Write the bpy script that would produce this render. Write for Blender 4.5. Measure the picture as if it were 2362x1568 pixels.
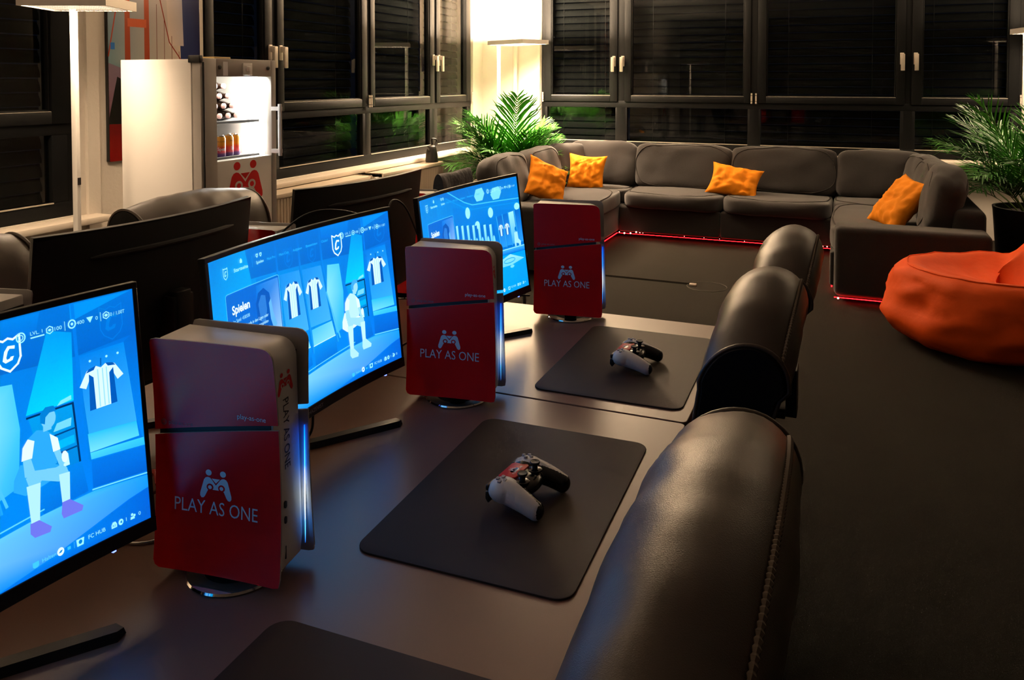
import bpy, bmesh, math, random
from math import sin, cos, pi, radians
from mathutils import Vector, Matrix, noise
from mathutils.geometry import tessellate_polygon

scene = bpy.context.scene
COL = scene.collection
for o in list(bpy.data.objects):
    bpy.data.objects.remove(o)

# ------------------------------------------------------------------ camera
CAM_H = 1.51
cd = bpy.data.cameras.new('camera')
cam = bpy.data.objects.new('camera', cd)
COL.objects.link(cam)
cam.location = (0, 0, CAM_H)
cam.rotation_euler = (radians(90 - 1.941), 0, radians(22.69))
cd.sensor_fit = 'HORIZONTAL'
cd.sensor_width = 36
cd.lens = 36 * 1863.6 / 2362
cd.shift_y = -(784 - 247.5) / 2362
cd.clip_start = 0.02
scene.camera = cam

# ------------------------------------------------------------------ world: night outside
w = bpy.data.worlds.new('night')
scene.world = w
w.use_nodes = True
w.node_tree.nodes['Background'].inputs[0].default_value = (0.004, 0.006, 0.012, 1)
w.node_tree.nodes['Background'].inputs[1].default_value = 0.35

# ------------------------------------------------------------------ view
vs = scene.view_settings
vs.view_transform = 'Standard'
vs.look = 'None'
vs.gamma = 1
vs.use_curve_mapping = False
vs.exposure = 0.3
scene.cycles.use_denoising = True
scene.cycles.max_bounces = 6
scene.cycles.diffuse_bounces = 3
scene.cycles.glossy_bounces = 3
scene.cycles.transparent_max_bounces = 10
scene.cycles.use_adaptive_sampling = True
scene.cycles.adaptive_threshold = 0.05
scene.cycles.sample_clamp_indirect = 6.0

WARM = (1.0, 0.735, 0.485)        # colour of the office floor lamps
LAMP_UP = 120.0
LAMP_DOWN = 100.0

# ------------------------------------------------------------------ helpers: materials
def lin(c):
    def f(x):
        x /= 255.0
        return x / 12.92 if x <= 0.04045 else ((x + 0.055) / 1.055) ** 2.4
    return tuple(f(x) for x in c)

MATS = {}
def pm(name, col, rough=0.5, metal=0.0, spec=0.5, bump=None, var=None, coat=0.0, sheen=0.0, trans=0.0):
    """procedural principled material: bump=(scale, strength[, distance]), var=(scale, amount)"""
    if name in MATS:
        return MATS[name]
    m = bpy.data.materials.new(name)
    m.use_nodes = True
    nt = m.node_tree
    b = nt.nodes['Principled BSDF']
    b.inputs['Base Color'].default_value = (*col, 1)
    b.inputs['Roughness'].default_value = rough
    b.inputs['Metallic'].default_value = metal
    b.inputs['Specular IOR Level'].default_value = spec
    if coat:
        b.inputs['Coat Weight'].default_value = coat
        b.inputs['Coat Roughness'].default_value = 0.12
    if sheen:
        b.inputs['Sheen Weight'].default_value = sheen
    if trans:
        b.inputs['Transmission Weight'].default_value = trans
    tc = nt.nodes.new('ShaderNodeTexCoord')
    if var:
        n = nt.nodes.new('ShaderNodeTexNoise')
        n.inputs['Scale'].default_value = var[0]
        n.inputs['Detail'].default_value = 4
        nt.links.new(tc.outputs['Object'], n.inputs['Vector'])
        r = nt.nodes.new('ShaderNodeMapRange')
        r.inputs['To Min'].default_value = 1 - var[1]
        r.inputs['To Max'].default_value = 1 + var[1]
        nt.links.new(n.outputs['Fac'], r.inputs['Value'])
        mx = nt.nodes.new('ShaderNodeVectorMath')
        mx.operation = 'SCALE'
        mx.inputs[0].default_value = col
        nt.links.new(r.outputs[0], mx.inputs['Scale'])
        nt.links.new(mx.outputs[0], b.inputs['Base Color'])
    if bump:
        kind = bump[3] if len(bump) > 3 else 'noise'
        if kind == 'voronoi':
            n = nt.nodes.new('ShaderNodeTexVoronoi')
            n.inputs['Scale'].default_value = bump[0]
            out = n.outputs['Distance']
        elif kind == 'weave':
            n = nt.nodes.new('ShaderNodeTexWave')
            n.inputs['Scale'].default_value = bump[0]
            n.inputs['Distortion'].default_value = 1.5
            out = n.outputs['Fac']
        else:
            n = nt.nodes.new('ShaderNodeTexNoise')
            n.inputs['Scale'].default_value = bump[0]
            n.inputs['Detail'].default_value = 5
            out = n.outputs['Fac']
        nt.links.new(tc.outputs['Object'], n.inputs['Vector'])
        bp = nt.nodes.new('ShaderNodeBump')
        bp.inputs['Strength'].default_value = bump[1]
        bp.inputs['Distance'].default_value = bump[2] if len(bump) > 2 else 0.002
        nt.links.new(out, bp.inputs['Height'])
        nt.links.new(bp.outputs[0], b.inputs['Normal'])
    MATS[name] = m
    return m

def emit(name, col, strength):
    if name in MATS:
        return MATS[name]
    m = bpy.data.materials.new(name)
    m.use_nodes = True
    nt = m.node_tree
    nt.nodes.clear()
    e = nt.nodes.new('ShaderNodeEmission')
    e.inputs[0].default_value = (*col, 1)
    e.inputs[1].default_value = strength
    o = nt.nodes.new('ShaderNodeOutputMaterial')
    nt.links.new(e.outputs[0], o.inputs[0])
    MATS[name] = m
    return m

def colour_attr_mat(name, emission=None, rough=0.3, spec=0.5):
    """flat print (emission None) or a lit display whose picture is held in the colour attribute"""
    m = bpy.data.materials.new(name)
    m.use_nodes = True
    nt = m.node_tree
    a = nt.nodes.new('ShaderNodeAttribute')
    a.attribute_name = 'Col'
    b = nt.nodes['Principled BSDF']
    if emission is None:
        nt.links.new(a.outputs['Color'], b.inputs['Base Color'])
        b.inputs['Roughness'].default_value = rough
        b.inputs['Specular IOR Level'].default_value = spec
    else:
        b.inputs['Base Color'].default_value = (0.01, 0.01, 0.012, 1)
        b.inputs['Roughness'].default_value = 0.35
        nt.links.new(a.outputs['Color'], b.inputs['Emission Color'])
        b.inputs['Emission Strength'].default_value = emission
    MATS[name] = m
    return m

def glass_mat(name, tint=(1, 1, 1), ior=1.5, rough=0.0, layers=1.0):
    m = bpy.data.materials.new(name)
    m.use_nodes = True
    nt = m.node_tree
    nt.nodes.clear()
    t = nt.nodes.new('ShaderNodeBsdfTransparent')
    t.inputs[0].default_value = (*tint, 1)
    g = nt.nodes.new('ShaderNodeBsdfGlossy')
    g.inputs['Roughness'].default_value = rough
    f = nt.nodes.new('ShaderNodeFresnel')
    f.inputs[0].default_value = ior
    mx = nt.nodes.new('ShaderNodeMixShader')
    o = nt.nodes.new('ShaderNodeOutputMaterial')
    # the back side of the sheet is not counted twice; the factor stands for the several surfaces of the glazing
    geo = nt.nodes.new('ShaderNodeNewGeometry')
    inv = nt.nodes.new('ShaderNodeMath'); inv.operation = 'SUBTRACT'; inv.inputs[0].default_value = 1.0
    nt.links.new(geo.outputs['Backfacing'], inv.inputs[1])
    mu = nt.nodes.new('ShaderNodeMath'); mu.operation = 'MULTIPLY'
    nt.links.new(f.outputs[0], mu.inputs[0])
    nt.links.new(inv.outputs[0], mu.inputs[1])
    m2 = nt.nodes.new('ShaderNodeMath'); m2.operation = 'MULTIPLY'; m2.use_clamp = True
    m2.inputs[1].default_value = layers
    nt.links.new(mu.outputs[0], m2.inputs[0])
    nt.links.new(m2.outputs[0], mx.inputs[0])
    nt.links.new(t.outputs[0], mx.inputs[1])
    nt.links.new(g.outputs[0], mx.inputs[2])
    nt.links.new(mx.outputs[0], o.inputs[0])
    MATS[name] = m
    return m

M_WALL = pm('wall_paint', (0.62, 0.56, 0.48), 0.75, bump=(55, 0.25, 0.004), var=(3, 0.05))
M_WALLDARK = pm('dark_wall_paint', (0.09, 0.08, 0.07), 0.8)
M_CEIL = pm('ceiling_paint', (0.74, 0.71, 0.67), 0.85)
M_CARPET = pm('carpet', (0.0150, 0.0120, 0.0078), 0.95, spec=0.15, bump=(420, 0.9, 0.004), var=(900, 0.55))
M_FRAME = pm('window_frame_metal', (0.0055, 0.0058, 0.0060), 0.5, spec=0.12, bump=(200, 0.05, 0.001))
M_SILL = pm('sill_paint', (0.66, 0.58, 0.48), 0.55, var=(8, 0.05))
M_HANDLE = pm('handle_metal', (0.62, 0.55, 0.47), 0.35, metal=0.3)
M_SLAT = pm('blind_slat_metal', (0.010, 0.0105, 0.0105), 0.8, spec=0.0)
M_GLASS = glass_mat('window_glass', (0.80, 0.82, 0.82), 1.5, layers=1.0)
M_CLEAR = glass_mat('fridge_glass', (0.95, 0.97, 0.97), 1.45)
M_DESK = pm('desk_laminate', (0.215, 0.115, 0.082), 0.29, spec=0.5, bump=(900, 0.08, 0.0006), var=(400, 0.06))
M_DESKEDGE = pm('desk_edge', (0.03, 0.026, 0.024), 0.5)
M_STEEL = pm('desk_leg_steel', (0.06, 0.06, 0.06), 0.4, metal=0.5)
M_MAT = pm('mat_rubber', (0.046, 0.027, 0.017), 0.55, spec=0.25, bump=(1500, 0.35, 0.0008, 'weave'))
M_BLACK = pm('black_plastic', (0.010, 0.0095, 0.009), 0.38, spec=0.5, bump=(500, 0.06, 0.0005))
M_BLACKG = pm('black_gloss_plastic', (0.006, 0.006, 0.006), 0.18)
M_MATTE = pm('black_matte_plastic', (0.010, 0.009, 0.008), 0.6, bump=(900, 0.1, 0.0004))
M_RED = pm('red_wrap', (0.80, 0.002, 0.004), 0.25, spec=0.5, bump=(60, 0.03, 0.001))
M_WHITE = pm('white_plastic', (0.72, 0.69, 0.66), 0.38, bump=(300, 0.04, 0.0005))
M_GREYW = pm('grey_white_plastic', (0.42, 0.40, 0.40), 0.45)
M_PRINT = pm('white_print', (0.74, 0.72, 0.74), 0.45)
M_PRINTDIM = pm('pale_red_print', (0.45, 0.12, 0.13), 0.45)
M_PRINTRED = pm('red_print', (0.70, 0.006, 0.008), 0.45)
M_PRINTBLK = pm('black_print', (0.012, 0.012, 0.014), 0.45)
M_CHROME = pm('chrome', (0.75, 0.72, 0.70), 0.08, metal=1.0)
M_LEATHER = pm('brown_black_leather', (0.052, 0.033, 0.019), 0.38, spec=0.55, bump=(700, 0.22, 0.0008, 'voronoi'))
M_LEATHSIDE = pm('black_leather_side', (0.003, 0.0027, 0.0025), 0.7, spec=0.15, bump=(170, 0.3, 0.001, 'voronoi'))
M_THREAD = pm('seam_thread', (0.14, 0.098, 0.062), 0.5)
M_SOFA = pm('sofa_fabric', (0.0225, 0.0193, 0.0178), 0.9, spec=0.2, bump=(260, 0.5, 0.002, 'noise'), var=(160, 0.2), sheen=0.25)
M_PIPING = pm('sofa_piping', (0.022, 0.019, 0.017), 0.85, spec=0.2)
M_ORANGE = pm('orange_cotton', (0.90, 0.28, 0.006), 0.8, spec=0.25, bump=(12, 0.25, 0.01), var=(40, 0.06))
M_BEAN = pm('bean_bag_fabric', (0.85, 0.095, 0.003), 0.7, spec=0.3, bump=(10, 0.3, 0.015), var=(30, 0.05))
M_LEAF = pm('palm_leaf', (0.035, 0.21, 0.008), 0.42, spec=0.5, var=(6, 0.35))
M_STEM = pm('palm_stem', (0.10, 0.16, 0.03), 0.5)
M_POT = pm('pot_plastic', (0.014, 0.013, 0.012), 0.5)
M_SOIL = pm('soil', (0.02, 0.013, 0.008), 0.95, bump=(40, 1, 0.01))
M_FRIDGE = pm('fridge_paint', (0.70, 0.66, 0.61), 0.42, bump=(120, 0.05, 0.001))
M_FRIDGEGREY = pm('fridge_grey_trim', (0.34, 0.31, 0.28), 0.42)
M_LAMPBODY = pm('lamp_aluminium', (0.62, 0.58, 0.54), 0.4, metal=0.4)
M_LAMPWHITE = pm('lamp_white', (0.8, 0.76, 0.7), 0.45)
M_RAD = pm('radiator_paint', (0.50, 0.42, 0.32), 0.5)
M_NAVY = pm('navy_cloth', (0.004, 0.005, 0.011), 0.75, spec=0.3, bump=(14, 0.5, 0.02), sheen=0.2)
M_CABLE = pm('cable_rubber', (0.008, 0.008, 0.008), 0.45)
M_CABLERED = pm('red_cable', (0.45, 0.03, 0.02), 0.45)
M_FRIDGELED = emit('fridge_led', (1.0, 0.97, 0.90), 45.0)
M_LEDRED = emit('red_led', (1.0, 0.004, 0.006), 16.0)
M_LEDREDDOT = emit('red_led_diode', (1.0, 0.22, 0.16), 22.0)
M_LEDBLUE = emit('blue_power_led', (0.08, 0.12, 1.0), 6.0)

# ------------------------------------------------------------------ helpers: meshes
class MB:
    def __init__(self):
        self.v, self.f, self.mi, self.col = [], [], [], []
    def add(self, verts, faces, mi=0):
        n = len(self.v)
        self.v += [tuple(p) for p in verts]
        for f in faces:
            self.f.append(tuple(i + n for i in f))
            self.mi.append(mi)
        return self
    def box(self, x0, x1, y0, y1, z0, z1, mi=0):
        v = [(x0, y0, z0), (x1, y0, z0), (x1, y1, z0), (x0, y1, z0), (x0, y0, z1), (x1, y0, z1), (x1, y1, z1), (x0, y1, z1)]
        return self.add(v, [(0, 3, 2, 1), (4, 5, 6, 7), (0, 1, 5, 4), (1, 2, 6, 5), (2, 3, 7, 6), (3, 0, 4, 7)], mi)
    def prism(self, poly, fn, a, b, mi=0):
        """poly: 2-D outline (counter-clockwise), fn(p, t) -> 3-D, from t=a to t=b"""
        n = len(poly)
        v = [fn(p, a) for p in poly] + [fn(p, b) for p in poly]
        f = [tuple(range(n - 1, -1, -1)), tuple(range(n, 2 * n))]
        f += [(i, (i + 1) % n, n + (i + 1) % n, n + i) for i in range(n)]
        return self.add(v, f, mi)
    def tube(self, path, r, n=8, closed=False, mi=0):
        P = [Vector(p) for p in path]
        m = len(P)
        rr = r if isinstance(r, (list, tuple)) else [r] * m
        verts, faces = [], []
        up = None
        for i, p in enumerate(P):
            a = P[(i - 1) % m] if (i > 0 or closed) else P[i]
            b = P[(i + 1) % m] if (i < m - 1 or closed) else P[i]
            d = (b - a)
            d = d.normalized() if d.length > 1e-9 else Vector((0, 0, 1))
            if up is None:
                up = d.orthogonal().normalized()
            up = (up - d * up.dot(d))
            up = up.normalized() if up.length > 1e-6 else d.orthogonal().normalized()
            q = d.cross(up)
            for k in range(n):
                t = 2 * pi * k / n
                verts.append(p + (up * cos(t) + q * sin(t)) * rr[i])
        for i in range(m if closed else m - 1):
            j = (i + 1) % m
            for k in range(n):
                l = (k + 1) % n
                faces.append((i * n + k, i * n + l, j * n + l, j * n + k))
        if not closed:
            faces.append(tuple(range(n - 1, -1, -1)))
            faces.append(tuple((m - 1) * n + k for k in range(n)))
        return self.add(verts, faces, mi)
    def lathe(self, prof, n=24, c=(0, 0, 0), axis='z', mi=0):
        verts, faces = [], []
        m = len(prof)
        for r, h in prof:
            for k in range(n):
                t = 2 * pi * k / n
                p = (r * cos(t), r * sin(t), h)
                if axis == 'x':
                    p = (p[2], p[0], p[1])
                elif axis == 'y':
                    p = (p[1], p[2], p[0])
                verts.append((p[0] + c[0], p[1] + c[1], p[2] + c[2]))
        for i in range(m - 1):
            for k in range(n):
                l = (k + 1) % n
                faces.append((i * n + k, i * n + l, (i + 1) * n + l, (i + 1) * n + k))
        faces.append(tuple(range(n - 1, -1, -1)))
        faces.append(tuple((m - 1) * n + k for k in range(n)))
        return self.add(verts, faces, mi)
    def grid(self, fn, nu, nv, closeu=False, closev=False, mi=0):
        verts = [fn(i / (nu if closeu else nu - 1), j / (nv if closev else nv - 1)) for i in range(nu) for j in range(nv)]
        faces = []
        for i in range(nu if closeu else nu - 1):
            for j in range(nv if closev else nv - 1):
                a, b = i, (i + 1) % nu
                c, d = j, (j + 1) % nv
                faces.append((a * nv + c, b * nv + c, b * nv + d, a * nv + d))
        return self.add(verts, faces, mi)
    def merge(self, other, fn=None, mi=None):
        n = len(self.v)
        self.v += [tuple(fn(Vector(p))) if fn else p for p in other.v]
        self.f += [tuple(i + n for i in f) for f in other.f]
        self.mi += other.mi if mi is None else [mi] * len(other.f)
        return self
    def mesh(self, name, mats, bevel=0.0, seg=2, weld=0.0, smooth=40, offset=(0, 0, 0), fix=True):
        me = bpy.data.meshes.new(name)
        ox, oy, oz = offset
        me.from_pydata([(x - ox, y - oy, z - oz) for x, y, z in self.v], [], self.f)
        for p, k in zip(me.polygons, self.mi):
            p.material_index = k
        if bevel or weld or fix:
            bm = bmesh.new()
            bm.from_mesh(me)
            if weld:
                bmesh.ops.remove_doubles(bm, verts=bm.verts, dist=weld)
            if fix:
                bmesh.ops.recalc_face_normals(bm, faces=bm.faces)
            if bevel:
                es = [e for e in bm.edges if len(e.link_faces) == 2 and e.calc_face_angle(0) > 0.5]
                bmesh.ops.bevel(bm, geom=es, offset=bevel, segments=seg, profile=0.5, affect='EDGES', clamp_overlap=True)
            bm.to_mesh(me)
            bm.free()
        for m in (mats if isinstance(mats, (list, tuple)) else [mats]):
            me.materials.append(m)
        if smooth:
            me.polygons.foreach_set('use_smooth', [True] * len(me.polygons))
            me.set_sharp_from_angle(angle=radians(smooth))
        return me
    def build(self, name, mats, parent=None, world=False, **k):
        off = tuple(parent.location) if (world and parent is not None) else k.pop('offset', (0, 0, 0))
        me = self.mesh(name, mats, offset=off, **k)
        o = bpy.data.objects.new(name, me)
        COL.objects.link(o)
        if parent is not None:
            o.parent = parent
        return o

def tag(o, label=None, cat=None, group=None, kind=None):
    if label: o['label'] = label
    if cat: o['category'] = cat
    if group: o['group'] = group
    if kind: o['kind'] = kind
    return o

def thing(name, label, cat, loc=(0, 0, 0), rz=0.0, group=None):
    o = bpy.data.objects.new(name, None)
    o.empty_display_size = 0.1
    COL.objects.link(o)
    o.location = loc
    o.rotation_euler = (0, 0, rz)
    return tag(o, label, cat, group)

def struct(name, mb, mat, **k):
    return tag(mb.build(name, mat, **k), kind='structure')

def copy_tree(o, parent=None):
    c = o.copy()
    COL.objects.link(c)
    c.parent = parent
    for ch in list(o.children):
        copy_tree(ch, c)
    return c

def part(name, mesh_or_obj, parent, mat=None, loc=None, rot=None, scale=None):
    """one more object that shares the mesh data of an alike piece"""
    me = mesh_or_obj if isinstance(mesh_or_obj, bpy.types.Mesh) else mesh_or_obj.data
    o = bpy.data.objects.new(name, me)
    COL.objects.link(o)
    o.parent = parent
    if loc is not None: o.location = loc
    if rot is not None: o.rotation_euler = rot
    if scale is not None: o.scale = scale
    return o

def bez(p0, p1, p2, p3, n=16):
    out = []
    for i in range(n + 1):
        t = i / n
        out.append(tuple((1 - t) ** 3 * a + 3 * t * (1 - t) ** 2 * b + 3 * t * t * (1 - t) * c + t ** 3 * d for a, b, c, d in zip(p0, p1, p2, p3)))
    return out

def smooth_path(pts, n=6):
    """Catmull-Rom through the points"""
    P = [Vector(p) for p in pts]
    P = [P[0] * 2 - P[1]] + P + [P[-1] * 2 - P[-2]]
    out = []
    for i in range(1, len(P) - 2):
        a, b, c, d = P[i - 1], P[i], P[i + 1], P[i + 2]
        for k in range(n):
            t = k / n
            out.append(0.5 * ((2 * b) + (c - a) * t + (2 * a - 5 * b + 4 * c - d) * t * t + (3 * b - a - 3 * c + d) * t ** 3))
    out.append(P[-2])
    return out

def rrect(w, h, r, n=5, cx=0, cy=0, corners=(1, 1, 1, 1)):
    """counter-clockwise rounded rectangle; corner order: top right, top left, bottom left, bottom right"""
    out = []
    for (sx, sy, a0, k) in ((1, 1, 0, 0), (-1, 1, 90, 1), (-1, -1, 180, 2), (1, -1, 270, 3)):
        rr = r * corners[k]
        x, y = sx * (w / 2 - rr), sy * (h / 2 - rr)
        if rr < 1e-6:
            out.append((cx + x, cy + y))
            continue
        for i in range(n + 1):
            a = radians(a0 + 90 * i / n)
            out.append((cx + x + rr * cos(a), cy + y + rr * sin(a)))
    return out

_TXT = {}
def text_tris(s, bold=0.0):
    """flat outline text: list of 2-D triangles, left edge at 0, baseline 0, scaled to cap height 1; and its width"""
    key = (s, bold)
    if key in _TXT:
        return _TXT[key]
    cu = bpy.data.curves.new('lettering', 'FONT')
    cu.body = s
    cu.resolution_u = 3
    cu.offset = bold
    ob = bpy.data.objects.new('lettering', cu)
    COL.objects.link(ob)
    dg = bpy.context.evaluated_depsgraph_get()
    dg.update()
    me = bpy.data.meshes.new_from_object(ob.evaluated_get(dg))
    me.calc_loop_triangles()
    V = [(v.co.x, v.co.y) for v in me.vertices]
    T = [tuple(V[i] for i in t.vertices) for t in me.loop_triangles]
    bpy.data.objects.remove(ob)
    bpy.data.curves.remove(cu)
    bpy.data.meshes.remove(me)
    cap = 0.70
    x0 = min(p[0] for t in T for p in t)
    x1 = max(p[0] for t in T for p in t)
    T = [tuple(((x - x0) / cap, y / cap) for x, y in t) for t in T]
    _TXT[key] = (T, (x1 - x0) / cap)
    return _TXT[key]

def disc(cx, cy, r, n=20, ry=None):
    ry = r if ry is None else ry
    return [(cx + r * cos(2 * pi * i / n), cy + ry * sin(2 * pi * i / n)) for i in range(n)]

class Draw:
    """flat picture in (u, v): coloured polygons stacked in very thin layers, cut into strips so that they can follow a curved face"""
    def __init__(self, fn, strip=0.5, step=1.5e-5):
        self.fn, self.strip, self.step, self.layer = fn, strip, step, 0
        self.v, self.f, self.c = [], [], []
    def _emit(self, poly, cols):
        n = len(self.v)
        for p in poly:
            self.v.append(self.fn(p[0], p[1], self.layer * self.step))
        self.f.append(tuple(range(n, n + len(poly))))
        self.c += cols
    def _clip(self, P, C, x, keep_less):
        out, oc = [], []
        for i in range(len(P)):
            a, b, ca, cb = P[i], P[(i + 1) % len(P)], C[i], C[(i + 1) % len(P)]
            ia, ib = (a[0] <= x) == keep_less or a[0] == x, (b[0] <= x) == keep_less or b[0] == x
            if ia:
                out.append(a); oc.append(ca)
            if ia != ib and abs(b[0] - a[0]) > 1e-9:
                t = (x - a[0]) / (b[0] - a[0])
                if 1e-6 < t < 1 - 1e-6:
                    out.append((x, a[1] + (b[1] - a[1]) * t)); oc.append(tuple(p + (q - p) * t for p, q in zip(ca, cb)))
        return out, oc
    def tri(self, P, C):
        if not self.strip:
            return self._emit(P, C)
        x0, x1 = min(p[0] for p in P), max(p[0] for p in P)
        k0, k1 = math.floor(x0 / self.strip + 1e-6), math.floor(x1 / self.strip - 1e-6)
        for k in range(k0, k1 + 1):
            Q, D = list(P), list(C)
            if k > k0: Q, D = self._clip(Q, D, k * self.strip, False)
            if k < k1 and len(Q) > 2: Q, D = self._clip(Q, D, (k + 1) * self.strip, True)
            if len(Q) > 2: self._emit(Q, D)
    def poly(self, pts, col, new=True):
        if new: self.layer += 1
        cols = [lin(c) for c in col] if isinstance(col[0], (tuple, list)) else [lin(col)] * len(pts)
        if len(pts) == 3:
            return self.tri(list(pts), cols)
        for t in tessellate_polygon([[Vector((p[0], p[1], 0)) for p in pts]]):
            self.tri([pts[i] for i in t], [cols[i] for i in t])
    def rect(self, u0, v0, u1, v1, col):
        self.poly([(u0, v0), (u1, v0), (u1, v1), (u0, v1)], col)
    def line(self, pts, wd, col, closed=False):
        self.layer += 1
        n = len(pts)
        for i in range(n if closed else n - 1):
            a, b = Vector(pts[i]), Vector(pts[(i + 1) % n])
            d = (b - a)
            if d.length < 1e-6: continue
            d.normalize()
            q = Vector((-d.y, d.x)) * wd / 2
            e = d * wd * 0.35
            self.poly([tuple(a - e - q), tuple(b + e - q), tuple(b + e + q), tuple(a - e + q)], col, new=False)
    def text(self, s, u, v, h, col, width=None, bold=0.0, fn=None):
        self.layer += 1
        T, wd = text_tris(s, bold)
        kx = h if width is None else width / wd
        c = [lin(col)] * 3
        for t in T:
            P = [(u + x * kx, v + y * h) for x, y in t]
            if fn: P = [fn(p) for p in P]
            self.tri(P, c)
    def build(self, name, mat, parent):
        me = bpy.data.meshes.new(name)
        me.from_pydata(self.v, [], self.f)
        a = me.color_attributes.new('Col', 'FLOAT_COLOR', 'POINT')
        a.data.foreach_set('color', [x for c in self.c for x in (*c, 1.0)])
        me.materials.append(mat)
        o = bpy.data.objects.new(name, me)
        COL.objects.link(o)
        o.parent = parent
        return o

# the emblem of two figures whose bodies make a game pad, in a box of about 2 x 2
def emblem_polys():
    R = [(0.0, 0.0), (0.28, 0.36), (0.38, 0.45), (0.52, 0.48), (0.66, 0.43), (0.76, 0.30), (1.0, -0.56), (1.0, -0.74), (0.91, -0.86), (0.78, -0.84), (0.69, -0.72), (0.52, -0.36), (0.44, -0.29), (0.0, -0.29)]
    body = R + [(-x, y) for x, y in R[-2:0:-1]]
    return dict(body=body, heads=[disc(0.46, 0.76, 0.19), disc(-0.46, 0.76, 0.19)], tri=[(-0.27, 0.41), (0.0, 0.13), (0.27, 0.41)],
                rings=[disc(0.37, -0.14, 0.22), disc(-0.37, -0.14, 0.22)], dots=[disc(0.37, -0.14, 0.12), disc(-0.37, -0.14, 0.12)])

def flat_tris(poly):
    return [[poly[i] for i in t] for t in tessellate_polygon([[Vector((p[0], p[1], 0)) for p in poly]])]

class Print:
    """flat print in one colour per material slot, mapped by fn(u, v, layer)"""
    def __init__(self, fn):
        self.fn, self.mb = fn, MB()
    def tris(self, T, layer=0, mi=0):
        for t in T:
            self.mb.add([self.fn(p[0], p[1], layer) for p in t], [tuple(range(len(t)))], mi)
    def text(self, s, u, v, h, width=None, bold=0.0, mi=0, layer=0, rot=False):
        T, wd = text_tris(s, bold)
        kx = h if width is None else width / wd
        if rot:      # reads from top to bottom
            self.tris([[(u + y * h, v - x * kx) for x, y in t] for t in T], layer, mi)
        else:
            self.tris([[(u + x * kx, v + y * h) for x, y in t] for t in T], layer, mi)
    def emblem(self, u, v, s, mi=0, bg=1, sx=1.0):
        E = emblem_polys()
        f = lambda P: [(u + x * s * sx, v + y * s) for x, y in P]
        self.tris(flat_tris(f(E['body'])), 0, mi)
        for h in E['heads']: self.tris(flat_tris(f(h)), 0, mi)
        self.tris(flat_tris(f(E['tri'])), 0, mi)
        for h in E['rings']: self.tris(flat_tris(f(h)), 1, bg)
        for h in E['dots']: self.tris(flat_tris(f(h)), 2, mi)

# ================================================================== the room
XL, YB = -4.05, 8.75          # window planes of the left wall and of the back wall
XR, YR, ZC = 5.2, -3.2, 3.0
struct('floor', MB().box(XL - .3, XR + .2, YR - .2, YB + .3, -.1, 0), M_CARPET, smooth=0)
struct('ceiling', MB().box(XL - .3, XR + .2, YR - .2, YB + .3, ZC, ZC + .1), M_CEIL, smooth=0)
XI, YI = XL + .03, YB - .03   # inner faces of the walls
m = MB()
m.box(XL - .3, XI, YR, YB + .3, 0, .745)
m.box(XL - .3, XI, YR, YB + .3, 2.78, ZC)
for a, b in ((YR, 1.8), (3.27, 4.225), (8.45, YB + .3)):
    m.box(XL - .3, XI, a, b, .745, 2.78)
m.box(XI, XI + .022, 3.305, 3.385, 0, ZC)         # shallow step on the pier
struct('wall_left', m, M_WALL, smooth=0)
m = MB()
m.box(XL - .3, XR + .2, YI, YB + .3, 0, .745)
m.box(XL - .3, XR + .2, YI, YB + .3, 2.78, ZC)
for a, b in ((XL - .3, -3.284), (3.60, XR + .2)):
    m.box(a, b, YI, YB + .3, .745, 2.78)
struct('wall_back', m, M_WALL, smooth=0)
struct('wall_right', MB().box(XR, XR + .2, YR, YB, 0, ZC), M_WALLDARK, smooth=0)
struct('wall_rear', MB().box(XL, XR, YR - .2, YR, 0, ZC), M_WALLDARK, smooth=0)

Z0, Z1, Z2, Z3, Z4, Z5, Z6 = .745, .83, 1.205, 1.268, 1.335, 2.655, 2.72
def on_left(a, d, z): return (XL - d, a, z)      # a along the wall, d outwards
def on_back(a, d, z): return (a, YB + d, z)

def wbox(mb, fn, a0, a1, d0, d1, z0, z1):
    p, q = fn(a0, d0, z0), fn(a1, d1, z1)
    mb.box(min(p[0], q[0]), max(p[0], q[0]), min(p[1], q[1]), max(p[1], q[1]), z0, z1)

def ring(mb, fn, o, i, d0, d1):
    (a0, a1, z0, z1), (b0, b1, y0, y1) = o, i
    wbox(mb, fn, a0, b0, d0, d1, z0, z1)
    wbox(mb, fn, b1, a1, d0, d1, z0, z1)
    wbox(mb, fn, b0, b1, d0, d1, z0, y0)
    wbox(mb, fn, b0, b1, d0, d1, y1, z1)

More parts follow.
